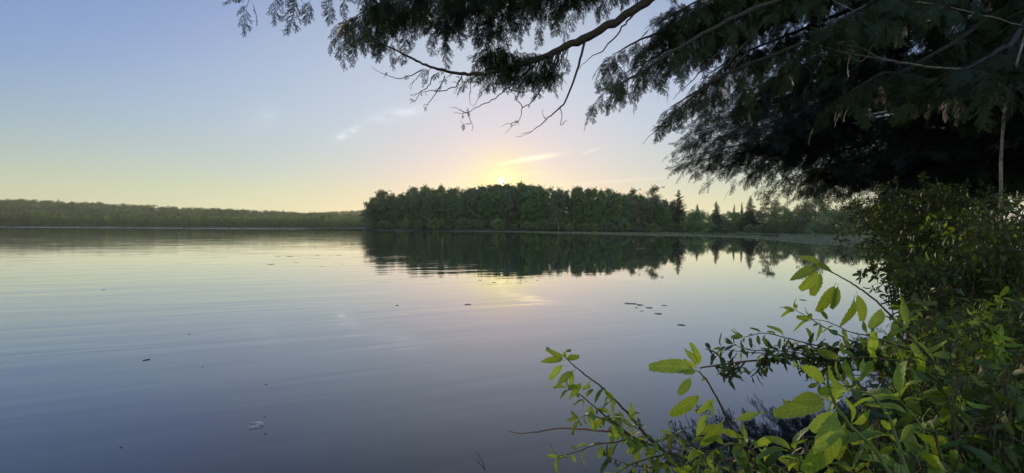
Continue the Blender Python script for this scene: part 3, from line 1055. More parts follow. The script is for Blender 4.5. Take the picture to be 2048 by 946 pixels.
# needles in a thick clump where the limb comes level, and thin dead twigs hanging under it
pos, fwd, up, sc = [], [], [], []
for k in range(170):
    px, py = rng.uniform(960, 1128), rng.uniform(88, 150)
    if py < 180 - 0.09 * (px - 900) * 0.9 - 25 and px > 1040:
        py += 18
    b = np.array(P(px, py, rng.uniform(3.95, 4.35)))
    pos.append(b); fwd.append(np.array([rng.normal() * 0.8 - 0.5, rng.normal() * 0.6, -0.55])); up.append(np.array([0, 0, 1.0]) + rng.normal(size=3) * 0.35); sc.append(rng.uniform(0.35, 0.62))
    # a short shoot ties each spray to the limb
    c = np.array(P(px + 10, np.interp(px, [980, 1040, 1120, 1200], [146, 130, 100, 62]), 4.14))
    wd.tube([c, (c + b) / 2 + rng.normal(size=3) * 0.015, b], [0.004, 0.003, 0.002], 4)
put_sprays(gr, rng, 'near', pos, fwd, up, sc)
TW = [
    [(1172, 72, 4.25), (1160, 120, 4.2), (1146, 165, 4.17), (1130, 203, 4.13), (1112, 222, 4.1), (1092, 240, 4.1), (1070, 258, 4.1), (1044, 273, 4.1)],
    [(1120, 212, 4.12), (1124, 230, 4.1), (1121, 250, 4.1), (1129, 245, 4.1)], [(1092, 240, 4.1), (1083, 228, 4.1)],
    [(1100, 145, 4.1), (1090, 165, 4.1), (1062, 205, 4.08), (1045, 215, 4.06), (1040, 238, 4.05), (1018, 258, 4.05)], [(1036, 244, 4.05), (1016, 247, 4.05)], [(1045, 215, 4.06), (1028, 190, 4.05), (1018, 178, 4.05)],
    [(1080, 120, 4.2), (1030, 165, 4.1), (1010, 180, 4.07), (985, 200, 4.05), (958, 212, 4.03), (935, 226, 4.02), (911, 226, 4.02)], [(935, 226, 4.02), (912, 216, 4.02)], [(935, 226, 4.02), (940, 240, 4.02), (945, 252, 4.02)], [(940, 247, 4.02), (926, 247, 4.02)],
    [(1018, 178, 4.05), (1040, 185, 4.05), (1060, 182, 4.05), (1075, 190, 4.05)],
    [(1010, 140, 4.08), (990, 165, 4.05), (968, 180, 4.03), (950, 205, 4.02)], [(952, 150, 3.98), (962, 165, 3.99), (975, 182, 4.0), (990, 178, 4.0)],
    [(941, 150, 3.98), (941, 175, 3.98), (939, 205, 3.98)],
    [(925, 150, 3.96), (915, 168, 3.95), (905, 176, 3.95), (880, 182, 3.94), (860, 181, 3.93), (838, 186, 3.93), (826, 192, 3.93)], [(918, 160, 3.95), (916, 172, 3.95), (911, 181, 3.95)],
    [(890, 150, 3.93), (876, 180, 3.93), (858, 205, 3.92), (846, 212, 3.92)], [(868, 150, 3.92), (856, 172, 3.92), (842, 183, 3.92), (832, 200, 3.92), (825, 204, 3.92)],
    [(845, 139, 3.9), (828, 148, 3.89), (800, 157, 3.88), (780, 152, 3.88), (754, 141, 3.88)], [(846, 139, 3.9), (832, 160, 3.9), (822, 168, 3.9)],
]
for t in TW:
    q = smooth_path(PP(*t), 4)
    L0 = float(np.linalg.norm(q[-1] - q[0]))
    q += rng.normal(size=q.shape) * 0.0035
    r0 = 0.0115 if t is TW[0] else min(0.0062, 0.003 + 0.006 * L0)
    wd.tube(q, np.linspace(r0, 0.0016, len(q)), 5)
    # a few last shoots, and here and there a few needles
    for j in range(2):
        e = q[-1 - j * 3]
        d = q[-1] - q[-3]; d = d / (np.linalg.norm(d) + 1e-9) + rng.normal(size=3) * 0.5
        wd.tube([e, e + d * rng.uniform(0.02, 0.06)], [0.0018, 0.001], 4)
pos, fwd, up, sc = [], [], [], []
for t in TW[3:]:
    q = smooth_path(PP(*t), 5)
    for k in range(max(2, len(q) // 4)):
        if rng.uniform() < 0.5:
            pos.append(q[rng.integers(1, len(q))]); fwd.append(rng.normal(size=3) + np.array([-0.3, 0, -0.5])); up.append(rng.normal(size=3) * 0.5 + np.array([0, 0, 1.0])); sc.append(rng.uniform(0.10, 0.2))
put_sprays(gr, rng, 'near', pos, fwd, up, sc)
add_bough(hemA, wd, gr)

BA = [  # z on trunk, pixel path, radii, foliage span, side length, spray size, density, hang
    (7.4, [(1500, -330, 4.7), (1250, -190, 4.4), (1050, -95, 4.2), (900, -45, 4.1), (790, -8, 4.0), (712, 32, 3.95)], (0.30, 1), 0.60, 0.95, 1.0, 0.25),
    (7.0, [(1550, -300, 5.4), (1300, -160, 5.4), (1100, -70, 5.3), (930, -20, 5.2), (800, 5, 5.1), (700, 40, 5.1)], (0.35, 1), 0.66, 0.95, 1.0, 0.25),
    (7.8, [(1500, -400, 4.2), (1200, -230, 3.8), (1000, -130, 3.6), (850, -80, 3.5), (740, -45, 3.4)], (0.35, 1), 0.5, 0.9, 1.0, 0.3),
    (7.2, [(1400, -280, 3.9), (1100, -170, 3.6), (850, -110, 3.5), (690, -58, 3.45), (560, -32, 3.4), (500, -22, 3.4)], (0.45, 1), 0.36, 0.62, 0.85, 0.15),
    (6.6, [(1560, -240, 5.6), (1340, -120, 5.6), (1200, -45, 5.6), (1080, -5, 5.6), (985, 20, 5.6)], (0.35, 1), 0.55, 0.8, 0.75, 0.2),
    (5.2, [(1680, -60, 4.7), (1480, 30, 4.3), (1360, 95, 4.05), (1280, 145, 3.9), (1215, 180, 3.85)], (0.35, 1), 0.42, 0.62, 0.95, 0.2),
    (5.6, [(1700, -110, 5.2), (1500, -10, 5.0), (1370, 45, 4.9), (1280, 80, 4.8), (1225, 110, 4.75)], (0.3, 1), 0.5, 0.75, 0.9, 0.2),
    (4.6, [(1760, 30, 5.0), (1600, 90, 4.8), (1470, 140, 4.6), (1390, 185, 4.5), (1340, 215, 4.4)], (0.3, 1), 0.45, 0.7, 0.9, 0.25),
    (5.0, [(1780, -60, 5.6), (1600, 10, 5.8), (1470, 60, 5.9), (1390, 100, 6.0)], (0.2, 1), 0.7, 0.95, 1.0, 0.1),
    (5.8, [(1750, -170, 6.0), (1600, -70, 6.6), (1450, -10, 6.9), (1330, 30, 7.0)], (0.2, 1), 0.9, 1.0, 1.0, 0.1),
    (4.1, [(1800, 60, 6.0), (1660, 110, 6.6), (1560, 150, 6.9), (1490, 190, 7.0)], (0.2, 1), 0.8, 1.0, 1.0, 0.1),
    (4.4, [(2040, 60, 4.2), (2000, 100, 3.6), (1930, 140, 3.2)], (0.1, 1), 0.7, 0.9, 1.0, 0.1),
    (3.9, [(1850, 120, 4.6), (1760, 150, 4.3), (1690, 190, 4.1)], (0.15, 1), 0.6, 0.7, 1.0, 0.15),
    (5.4, [(1850, -60, 4.4), (1750, 0, 3.9), (1660, 50, 3.6)], (0.15, 1), 0.7, 0.8, 1.0, 0.15),
    (3.4, [(2000, 150, 6.4), (1900, 190, 7.2), (1800, 230, 7.8)], (0.1, 1), 0.9, 1.0, 1.0, 0.1),
    (6.3, [(1500, -170, 4.9), (1300, -80, 4.7), (1150, -25, 4.6), (1040, 15, 4.55), (960, 50, 4.5)], (0.35, 1), 0.5, 0.75, 0.7, 0.35),
    (6.9, [(1520, -260, 4.6), (1250, -130, 4.5), (1080, -60, 4.4), (960, -15, 4.35), (880, 30, 4.3)], (0.35, 1), 0.5, 0.85, 0.9, 0.35),
    (5.3, [(1700, -90, 5.6), (1540, 0, 5.5), (1400, 60, 5.4), (1300, 120, 5.4), (1240, 150, 5.4)], (0.2, 1), 0.6, 0.9, 1.0, 0.2),
    (4.7, [(1760, -10, 6.0), (1600, 60, 6.0), (1480, 110, 6.0), (1400, 160, 6.0)], (0.15, 1), 0.7, 0.95, 1.0, 0.2),
    (5.9, [(1720, -150, 5.0), (1540, -60, 4.9), (1400, 0, 4.8), (1310, 50, 4.8)], (0.2, 1), 0.6, 0.9, 1.0, 0.2),
    (4.8, [(2080, -20, 6.4), (1980, 40, 7.5), (1880, 80, 8.4)], (0.1, 1), 0.9, 1.0, 1.0, 0.1),
]
for z, path, fol, sl, sp, dn, hg in BA:
    pts = [atA(z)] + PP(*path)
    wd, gr = bough(rng, pts, np.linspace(0.032, 0.004, 6), 'near', fol, 0.045, sl * 1.1, 0.45, sp * 1.1, dn, side_step=0.068, hang=hg)
    add_bough(hemA, wd, gr)
# bare dead twigs poking out of the foliage towards lower left
wd = Geo()
for t in ([(1560, 10, 4.4), (1480, 95, 4.2), (1420, 165, 4.05), (1360, 215, 4.0), (1320, 250, 3.98), (1285, 287, 3.97)], [(1500, 95, 4.3), (1440, 170, 4.1), (1380, 235, 4.0), (1330, 272, 4.0)],
          [(1420, 165, 4.1), (1408, 200, 4.1), (1395, 235, 4.1), (1382, 266, 4.1)], [(1400, 180, 4.0), (1345, 230, 4.0), (1303, 262, 4.0)], [(1470, 70, 4.3), (1400, 145, 4.1), (1345, 200, 4.0)],
          [(1265, 30, 4.3), (1240, 62, 4.25), (1205, 100, 4.2), (1180, 115, 4.2), (1155, 140, 4.2)]):
    q = smooth_path(PP(*t), 5); q += rng.normal(size=q.shape) * 0.004
    wd.tube(q, np.linspace(0.0085, 0.0016, len(q)), 5)
add_bough(hemA, wd, Geo())

# --- the second hemlock, a little farther along the bank
bx, by = 10.3, 10.9
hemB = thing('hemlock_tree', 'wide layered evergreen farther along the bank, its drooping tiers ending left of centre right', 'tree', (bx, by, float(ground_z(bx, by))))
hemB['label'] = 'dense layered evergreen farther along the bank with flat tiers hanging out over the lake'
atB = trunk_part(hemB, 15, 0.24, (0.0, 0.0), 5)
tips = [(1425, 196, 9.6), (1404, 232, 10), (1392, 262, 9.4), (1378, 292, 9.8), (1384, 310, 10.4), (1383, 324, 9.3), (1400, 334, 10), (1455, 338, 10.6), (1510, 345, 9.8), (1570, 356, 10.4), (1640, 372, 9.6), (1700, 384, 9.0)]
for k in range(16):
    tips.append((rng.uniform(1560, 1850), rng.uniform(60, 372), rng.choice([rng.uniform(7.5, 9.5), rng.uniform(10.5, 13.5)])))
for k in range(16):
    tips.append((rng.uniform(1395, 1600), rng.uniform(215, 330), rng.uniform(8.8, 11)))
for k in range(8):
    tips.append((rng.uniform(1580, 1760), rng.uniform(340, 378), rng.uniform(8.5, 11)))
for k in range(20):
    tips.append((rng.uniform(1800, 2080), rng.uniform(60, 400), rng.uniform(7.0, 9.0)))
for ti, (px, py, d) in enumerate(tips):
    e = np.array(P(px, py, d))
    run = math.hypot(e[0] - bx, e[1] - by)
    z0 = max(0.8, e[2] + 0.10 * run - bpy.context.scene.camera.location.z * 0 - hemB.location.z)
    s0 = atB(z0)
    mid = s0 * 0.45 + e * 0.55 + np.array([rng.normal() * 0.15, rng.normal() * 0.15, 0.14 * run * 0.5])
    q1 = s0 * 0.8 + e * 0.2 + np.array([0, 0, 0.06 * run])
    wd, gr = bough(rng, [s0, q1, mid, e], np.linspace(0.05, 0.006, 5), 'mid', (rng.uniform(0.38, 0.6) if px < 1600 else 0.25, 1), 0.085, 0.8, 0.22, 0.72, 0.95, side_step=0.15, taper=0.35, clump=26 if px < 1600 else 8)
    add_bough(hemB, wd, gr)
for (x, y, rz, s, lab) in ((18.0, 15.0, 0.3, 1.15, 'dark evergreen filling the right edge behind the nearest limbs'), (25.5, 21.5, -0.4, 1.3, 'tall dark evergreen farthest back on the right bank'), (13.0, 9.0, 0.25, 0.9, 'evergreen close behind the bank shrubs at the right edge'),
                           (8.2, 1.2, 0.0, 0.85, 'nearest evergreen, out of view at the right, added to shade the bank shrubs')):  # this last copy stands out of view, added to shade the bank shrubs
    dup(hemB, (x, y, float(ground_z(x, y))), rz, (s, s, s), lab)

# --- slender pale sapling and the dead grey branches beside it
x0, y0 = P(2002, 400, 3.4).x, 3.4
sap = thing('dead_sapling', 'slender bare pale stem standing in front of the dark evergreen at the right edge', 'sapling', (x0, y0, float(ground_z(x0, y0))))
g = Geo()
q = [np.array([x0, y0, float(ground_z(x0, y0)) - 0.1]), np.array(P(2001, 560, 3.4))] + PP((2002, 385, 3.4), (2003, 300, 3.4), (2012, 210, 3.4), (2030, 140, 3.4), (2046, 85, 3.4), (2075, 0, 3.4), (2100, -90, 3.4))
q = smooth_path(q, 6)
g.tube(q, np.linspace(0.0105, 0.006, len(q)), 8)
link('stem', shift(g, sap.location).mesh('stem', True), M['dead_wood'], sap)
g = Geo()
for t in ([(2028, 143, 3.4), (2005, 150, 3.38), (1985, 159, 3.36)], [(2031, 138, 3.4), (2060, 150, 3.42)]):
    g.tube(smooth_path(PP(*t), 4), np.linspace(0.006, 0.002, len(smooth_path(PP(*t), 4))), 6)
link('twig', shift(g, sap.location).mesh('twig', True), M['dead_wood'], sap)

x1, y1 = P(2070, 300, 4.3).x, 4.3
db = thing('dead_tree', 'small dead tree with pale bare branches reaching left across the dark evergreen', 'tree', (x1, y1, float(ground_z(x1, y1))))
g = Geo()
q = smooth_path([np.array([x1, y1, float(ground_z(x1, y1)) - 0.15]), np.array(P(2080, 330, 4.3)), np.array(P(2075, 150, 4.3)), np.array(P(2110, 0, 4.3))], 6)
g.tube(q, np.linspace(0.045, 0.02, len(q)), 10)
link('trunk', shift(g, db.location).mesh('trunk', True), M['dead_wood'], db)
for t, r0 in (([(2076, 150, 4.3), (1980, 142, 4.1), (1900, 138, 4.0), (1840, 132, 3.95), (1760, 118, 3.9), (1690, 105, 3.85), (1650, 95, 3.8), (1604, 80, 3.75)], 0.013),
              ([(1760, 118, 3.9), (1720, 95, 3.88), (1675, 86, 3.85), (1640, 55, 3.83)], 0.006), ([(1690, 105, 3.85), (1725, 122, 3.85), (1752, 80, 3.85), (1778, 50, 3.85)], 0.005),
              ([(1675, 86, 3.85), (1720, 80, 3.86), (1768, 66, 3.88)], 0.005), ([(2076, 60, 4.3), (1960, 30, 4.0), (1850, 5, 3.9), (1800, 8, 3.85), (1790, -20, 3.85)], 0.007),
              ([(1748, 42, 3.9), (1735, 30, 3.9), (1710, 22, 3.9), (1665, 0, 3.9)], 0.004), ([(2076, 190, 4.3), (1990, 165, 4.1), (1930, 150, 4.0)], 0.008)):
    g = Geo(); q = smooth_path(PP(*t), 6); q += rng.normal(size=q.shape) * 0.003
    g.tube(q, np.linspace(r0, 0.0025, len(q)), 7)
    link('branch', shift(g, db.location).mesh('branch', True), M['dead_wood'], db)
# ------------------------------------------------------------------ leafy shrubs on the near bank
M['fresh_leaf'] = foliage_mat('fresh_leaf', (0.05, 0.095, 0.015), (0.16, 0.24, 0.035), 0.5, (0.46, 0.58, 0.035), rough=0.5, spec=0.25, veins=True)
M['shade_leaf'] = foliage_mat('shade_leaf', (0.016, 0.030, 0.008), (0.046, 0.075, 0.016), 0.35, (0.11, 0.165, 0.018), rough=0.5, spec=0.25, veins=True)  # darker copy of the fresh leaf, the canopy's shade put into its colour
M['shrub_stem'] = bark_mat('shrub_stem', (0.035, 0.022, 0.015), (0.10, 0.07, 0.045), 70, stretch=1)
M['green_stem'] = bark_mat('green_stem', (0.05, 0.075, 0.02), (0.09, 0.13, 0.035), 70, stretch=1)
M['red_twig'] = bark_mat('red_twig', (0.09, 0.04, 0.03), (0.16, 0.08, 0.06), 60, stretch=1)


def leaf_proto(rng, n=13, width=0.42, fold=0.35, curl=0.35, serr=0.065, peak=0.45):
    """unit length leaf along +y, midrib crease, toothed edge, curled tip, short stalk"""
    t = np.linspace(0, 1, n)
    w = width * 0.5 * np.sin(math.pi * t ** (math.log(0.5) / math.log(peak))) ** 0.85
    w[1:-1] *= 1 + serr * np.where(np.arange(1, n - 1) % 2, 1, -1) * np.where(t[1:-1] > 0.25, 1, 0.2)
    w = np.maximum(w, 0.004)
    bend = -curl * t ** 2 + rng.normal() * 0.05 * np.sin(t * math.pi * 2)
    tw = rng.normal() * 0.25 * t
    v = []
    for s in (-1, 0, 1):
        x = s * w * math.cos(fold)
        z = bend + (abs(s) * w * math.sin(fold)) + s * w * tw + (0.012 * np.cos(np.arange(n) * math.pi) * abs(s) if s else 0)
        v.append(np.stack([x + 0.08 * rng.normal() * t * t, t * (1 - 0.12 * curl * t), z], 1))
    v = np.concatenate(v)
    i = np.arange(n - 1)
    f = np.concatenate([np.stack([i, i + 1, n + i + 1, n + i], 1), np.stack([n + i, n + i + 1, 2 * n + i + 1, 2 * n + i], 1)])
    st = np.array([[-0.012, -0.16, 0.0], [0.012, -0.16, 0.0], [0.012, 0.04, 0.004], [-0.012, 0.04, 0.004]])
    f = np.concatenate([f, [[3 * n, 3 * n + 1, 3 * n + 2, 3 * n + 3]]])
    at = np.concatenate([np.stack([np.full(n, s), t, 0 * t], 1) for s in (-1.0, 0.0, 1.0)] + [np.zeros((4, 3))])
    return np.concatenate([v, st]) + np.array([0, 0.16, 0]), f, at


_r = np.random.default_rng(12)
LEAF_OVAL = [leaf_proto(_r, 13, _r.uniform(0.30, 0.43), _r.uniform(0.15, 0.5), _r.uniform(0.1, 0.7)) for _ in range(7)]
LEAF_LONG = [leaf_proto(_r, 11, _r.uniform(0.26, 0.36), _r.uniform(0.15, 0.5), _r.uniform(0.1, 0.6), 0.07, 0.42) for _ in range(6)]
LEAF_LOW = [leaf_proto(_r, 6, _r.uniform(0.36, 0.5), _r.uniform(0.15, 0.5), _r.uniform(0.1, 0.6), 0.0) for _ in range(6)]


def put_leaves(g, rng, protos, pos, fwd, up, size):
    pos, fwd, up, size = np.array(pos), np.array(fwd), np.array(up), np.array(size)
    r, f, u = rot_basis(fwd, up)
    which = rng.integers(0, len(protos), len(pos))
    for k, (v, fc, at) in enumerate(protos):
        sel = np.where(which == k)[0]
        if not len(sel):
            continue
        B = np.stack([r[sel], f[sel], u[sel]], 1)
        out = np.einsum('vi,mij->mvj', v, B) * size[sel][:, None, None] + pos[sel][:, None, :]
        nv = len(v)
        ff = (fc[None] + (np.arange(len(sel)) * nv)[:, None, None]).reshape(-1, 4)
        g.add(out.reshape(-1, 3), ff, np.tile(at, (len(sel), 1)))


def stem_leaves(rng, path, size, gap, span=(0.15, 1.0), rosette=4, droop=0.35, spread=1.0):
    """leaves set in a spiral along a stem, a small upright rosette at its tip"""
    seg = np.linalg.norm(np.diff(path, axis=0), axis=1)
    cum = np.concatenate([[0], np.cumsum(seg)]); Lt = cum[-1]
    pos, fwd, up, sz = [], [], [], []
    s = span[0] * Lt
    a = rng.uniform(0, 6.28)
    while s < span[1] * Lt:
        p = np.array([np.interp(s, cum, path[:, i]) for i in range(3)])
        q = np.array([np.interp(min(Lt, s + 0.01), cum, path[:, i]) for i in range(3)])
        t = q - p; t /= np.linalg.norm(t) + 1e-9
        e1 = np.cross(t, [0, 0, 1.0]); e1 /= np.linalg.norm(e1) + 1e-9
        e2 = np.cross(e1, t)
        o = e1 * math.cos(a) + e2 * math.sin(a)
        f = o * spread + t * rng.uniform(0.2, 0.7) + np.array([0, 0, -droop]) + rng.normal(size=3) * 0.3
        pos.append(p); fwd.append(f); up.append(t * 0.5 + np.array([0, 0, 0.9]) + rng.normal(size=3) * 0.45)
        sz.append(size * rng.uniform(0.45, 1.2) * (1.0 - 0.25 * s / Lt))
        s += gap * rng.uniform(0.6, 1.4); a += 2.4 + rng.normal() * 0.3
    t = path[-1] - path[-3]; t /= np.linalg.norm(t) + 1e-9
    for k in range(rosette):
        a = 2 * math.pi * k / max(1, rosette) + rng.uniform(-0.3, 0.3)
        e1 = np.cross(t, [0.3, 0.2, 1.0]); e1 /= np.linalg.norm(e1) + 1e-9
        e2 = np.cross(e1, t)
        f = t * 0.75 + (e1 * math.cos(a) + e2 * math.sin(a)) * rng.uniform(0.5, 1.0)
        pos.append(path[-1]); fwd.append(f); up.append(t + rng.normal(size=3) * 0.2); sz.append(size * rng.uniform(0.5, 0.95))
    return pos, fwd, up, sz


def make_shrub(name, label, cat, base, stems, group=None, leaf='fresh_leaf', protos=None, bark='shrub_stem', seed=1):
    """stems: dicts with path (world points), r, size, gap, span, rosette, droop; every stem is a part that carries its leaves"""
    rng = np.random.default_rng(seed)
    root = thing(name, label, cat, base, 0, group)
    for st in stems:
        q = smooth_path(st['path'], 6)
        q[1:-1] += rng.normal(size=q[1:-1].shape) * st.get('wob', 0.0004)
        w = Geo(); w.tube(q, np.linspace(st['r'], st['r'] * 0.3, len(q)), 6)
        for sub in st.get('subs', []):
            qs = smooth_path(sub, 5); w.tube(qs, np.linspace(st['r'] * 0.45, st['r'] * 0.2, len(qs)), 5)
        o = link('stem', shift(w, base).mesh('stem', True), M[st.get('bark', bark)], root)
        g = Geo()
        if st.get('gap'):
            for path in [q] + [smooth_path(sub, 5) for sub in st.get('subs', [])]:
                a = stem_leaves(rng, path, st['size'], st['gap'], st.get('span', (0.1, 1.0)) if path is q else (0.1, 1.0), st.get('rosette', 4), st.get('droop', 0.35), st.get('spread', 1.0))
                if a[0]:
                    put_leaves(g, rng, st.get('protos', protos) or LEAF_OVAL, *a)
        for (p, tip, s) in st.get('extra', []):        # single leaves placed by hand: foot and tip
            p, tip = np.array(p), np.array(tip)
            d = tip - p
            put_leaves(g, rng, st.get('protos', protos) or LEAF_OVAL, [p], [d], [np.array([rng.normal() * 0.4, -0.8, 0.6])], [np.linalg.norm(d) / 1.12 * s])
        if g.n:
            link('leaves', shift(g, base).mesh('leaves', True), M[st.get('leaf', leaf)], o)
    return root


def D(px0, py0, px1, py1, d, s=1.0):
    return (P(px0, py0, d), P(px1, py1, d - 0.02), s)


def gbase(x, y):
    return (x, y, float(ground_z(x, y)))


# stem reaching far out over the water, lower centre
bA = gbase(0.98, 1.25)
make_shrub('leafy_shrub', 'leftmost leafy shrub over the water at bottom centre, with a long bare twig', 'shrub', bA, [
    dict(path=[np.array(bA) + [0, 0, -0.05]] + PP((1560, 985, 1.22), (1450, 955, 1.16), (1390, 926, 1.12), (1335, 905, 1.09), (1280, 880, 1.07), (1240, 862, 1.06)), r=0.0055, size=0.042, gap=0.009, span=(0.42, 1), rosette=3),
    dict(path=PP((1335, 905, 1.09), (1300, 880, 1.08), (1272, 845, 1.06), (1240, 810, 1.04), (1205, 775, 1.03), (1180, 757, 1.02), (1155, 737, 1.0), (1130, 715, 0.99)), r=0.0032, size=0.036, gap=0.05, span=(0.15, 0.75), rosette=2,
         extra=[D(1129, 722, 1087, 718, .99), D(1129, 722, 1104, 700, .98), D(1130, 720, 1156, 711, 1.0), D(1130, 720, 1131, 700, .99, .8), D(1128, 728, 1102, 750, .99), D(1152, 738, 1108, 770, .97), D(1147, 742, 1140, 775, .99), D(1166, 762, 1140, 795, .99, 1), D(1183, 770, 1160, 782, 1.0, .7), D(1226, 808, 1216, 779, 1.03), D(1262, 846, 1266, 813, 1.05)]),
    dict(path=PP((1262, 872, 1.06), (1232, 848, 1.05), (1206, 828, 1.04), (1180, 806, 1.03), (1158, 788, 1.01), (1138, 778, 1.0)), r=0.0024, size=0.038, gap=0.010, span=(0.1, 1), rosette=4, droop=0.5),
    dict(path=PP((1250, 866, 1.06), (1222, 842, 1.04), (1200, 836, 1.03), (1178, 828, 1.02), (1160, 836, 1.0)), r=0.002, size=0.038, gap=0.010, rosette=4, droop=0.55),
    dict(path=PP((1300, 888, 1.08), (1262, 880, 1.06), (1225, 885, 1.04), (1190, 890, 1.03), (1150, 905, 1.02), (1118, 912, 1.0)), r=0.0022, size=0.038, gap=0.012, rosette=4, droop=0.5),
    dict(path=PP((1340, 906, 1.09), (1305, 915, 1.06), (1272, 925, 1.04), (1235, 945, 1.02)), r=0.0022, size=0.038, gap=0.010, rosette=3, droop=0.5),
    dict(path=PP((1400, 930, 1.12), (1370, 945, 1.08), (1340, 950, 1.05), (1300, 965, 1.03)), r=0.0022, size=0.040, gap=0.010, rosette=3, droop=0.4),
    dict(path=PP((1330, 904, 1.09), (1295, 870, 1.06), (1262, 850, 1.05), (1225, 830, 1.03)), r=0.002, size=0.036, gap=0.012, rosette=3, droop=0.5),
    dict(path=PP((1370, 918, 1.1), (1340, 925, 1.07), (1300, 935, 1.05), (1262, 930, 1.04), (1220, 915, 1.03)), r=0.002, size=0.036, gap=0.009, rosette=4, droop=0.5, leaf='shade_leaf'),
    dict(path=PP((1430, 945, 1.12), (1400, 905, 1.08), (1370, 880, 1.06), (1345, 868, 1.05)), r=0.002, size=0.036, gap=0.011, rosette=4, droop=0.3),
    dict(path=PP((1244, 864, 1.06), (1205, 862, 1.07), (1150, 857, 1.08), (1112, 857, 1.09), (1080, 863, 1.1), (1050, 866, 1.11), (1028, 865, 1.12), (1015, 861, 1.12)), r=0.0024, gap=0, size=0, bark='red_twig'),
    dict(path=PP((1470, 920, 1.14), (1420, 914, 1.13), (1370, 902, 1.12), (1320, 894, 1.11), (1278, 886, 1.1)), r=0.002, gap=0, size=0, bark='red_twig'),
], seed=21)

bB = gbase(1.0, 1.0)
make_shrub('leafy_shrub', 'upright shoot crowned by a tuft of pale leaves, standing over dark water', 'shrub', bB, [
    dict(path=[np.array(bB) + [0, 0, -0.05]] + PP((1640, 1010, 0.98), (1540, 960, 0.97), (1490, 905, 0.96), (1462, 855, 0.96), (1440, 808, 0.95), (1418, 768, 0.95), (1398, 742, 0.94)), r=0.0042, size=0.05, gap=0.05, span=(0.35, 0.6), rosette=0, bark='shrub_stem',
         extra=[D(1396, 742, 1329, 722, .92, 1.05), D(1397, 745, 1352, 734, .95, 1), D(1394, 735, 1378, 694, .94, .9), D(1395, 735, 1402, 694, .95, .9), D(1394, 738, 1373, 715, .95, .7), D(1384, 752, 1362, 788, .93), D(1402, 762, 1420, 748, .98, .5), D(1404, 786, 1354, 828, .93, 1), D(1432, 796, 1408, 815, .98, 1.2), D(1420, 800, 1424, 825, .93, 1.2), D(1417, 822, 1390, 868, .94, 1), D(1448, 838, 1425, 878, .92, 1.25), D(1440, 850, 1398, 862, .96, 1), D(1466, 842, 1520, 826, .94, 1.1), D(1487, 850, 1492, 890, .95, .9)]),
    dict(path=PP((1520, 935, 0.95), (1505, 900, 0.93), (1470, 888, 0.92), (1440, 895, 0.91), (1405, 910, 0.9)), r=0.0024, size=0.042, gap=0.009, rosette=4, droop=0.45),
    dict(path=PP((1560, 960, 0.96), (1545, 915, 0.95), (1520, 885, 0.94), (1492, 878, 0.93)), r=0.0024, size=0.052, gap=0.018, rosette=4, bark='green_stem'),
    dict(path=PP((1600, 990, 0.95), (1580, 950, 0.94), (1545, 930, 0.93), (1500, 935, 0.92), (1450, 950, 0.92)), r=0.0024, size=0.045, gap=0.010, rosette=4),
    dict(path=PP((1590, 975, 0.95), (1540, 945, 0.93), (1490, 920, 0.92), (1450, 915, 0.91)), r=0.0024, size=0.042, gap=0.009, rosette=4, leaf='shade_leaf'),
], seed=22)

bC = gbase(2.05, 1.75)
SUBC = []
_q = random.Random(9)
for k in range(34):
    px = _q.uniform(1450, 1810); py = float(np.interp(px, [1480, 1560, 1640, 1720, 1780, 1840], [724, 718, 716, 718, 730, 755]))
    dx, dy = _q.uniform(-45, 10), _q.choice([_q.uniform(-32, -8), _q.uniform(8, 34)])
    SUBC.append(PP((px, py, 1.49), (px + dx * .5, py + dy * .7, 1.48 + _q.uniform(-.03, .03)), (px + dx, py + dy, 1.48 + _q.uniform(-.05, .05))))
make_shrub('leafy_shrub', 'shrub with a level dark stem crowded with small leaves across bright water', 'shrub', bC, [
    dict(path=[np.array(bC) + [0, 0, -0.05]] + PP((2090, 915, 1.65), (1980, 850, 1.6), (1900, 792, 1.56), (1840, 755, 1.54), (1780, 730, 1.52), (1720, 718, 1.5), (1640, 716, 1.49), (1560, 718, 1.48), (1480, 724, 1.47), (1400, 736, 1.46)), r=0.0075, size=0.04, gap=0.010, span=(0.45, 0.91), rosette=0, leaf='shade_leaf', droop=0.25, subs=SUBC),
    dict(path=PP((1800, 738, 1.53), (1740, 712, 1.5), (1690, 702, 1.49), (1630, 690, 1.48), (1580, 678, 1.47), (1530, 666, 1.46), (1490, 674, 1.46)), r=0.0035, size=0.052, gap=0.017, rosette=5, droop=0.4),
    dict(path=PP((1720, 716, 1.5), (1670, 722, 1.49), (1610, 708, 1.48), (1560, 702, 1.47), (1500, 700, 1.46), (1470, 690, 1.46)), r=0.003, size=0.04, gap=0.012, rosette=4, leaf='shade_leaf'),
    dict(path=PP((1560, 712, 1.48), (1520, 706, 1.46), (1470, 702, 1.45), (1448, 698, 1.45)), r=0.002, size=0.045, gap=0.03, rosette=3),
    dict(path=PP((1760, 724, 1.5), (1720, 738, 1.48), (1680, 740, 1.46), (1640, 765, 1.45)), r=0.0025, size=0.045, gap=0.022, rosette=3, droop=0.5),
    dict(path=PP((1850, 760, 1.54), (1800, 752, 1.5), (1750, 750, 1.48), (1700, 752, 1.46), (1660, 770, 1.46)), r=0.0028, size=0.05, gap=0.02, rosette=4),
    dict(path=PP((1790, 734, 1.5), (1740, 700, 1.48), (1690, 676, 1.47), (1650, 655, 1.46), (1612, 632, 1.46), (1594, 622, 1.46)), r=0.003, size=0.056, gap=0.045, span=(0.1, 0.9), rosette=4),
], protos=LEAF_OVAL, seed=23)

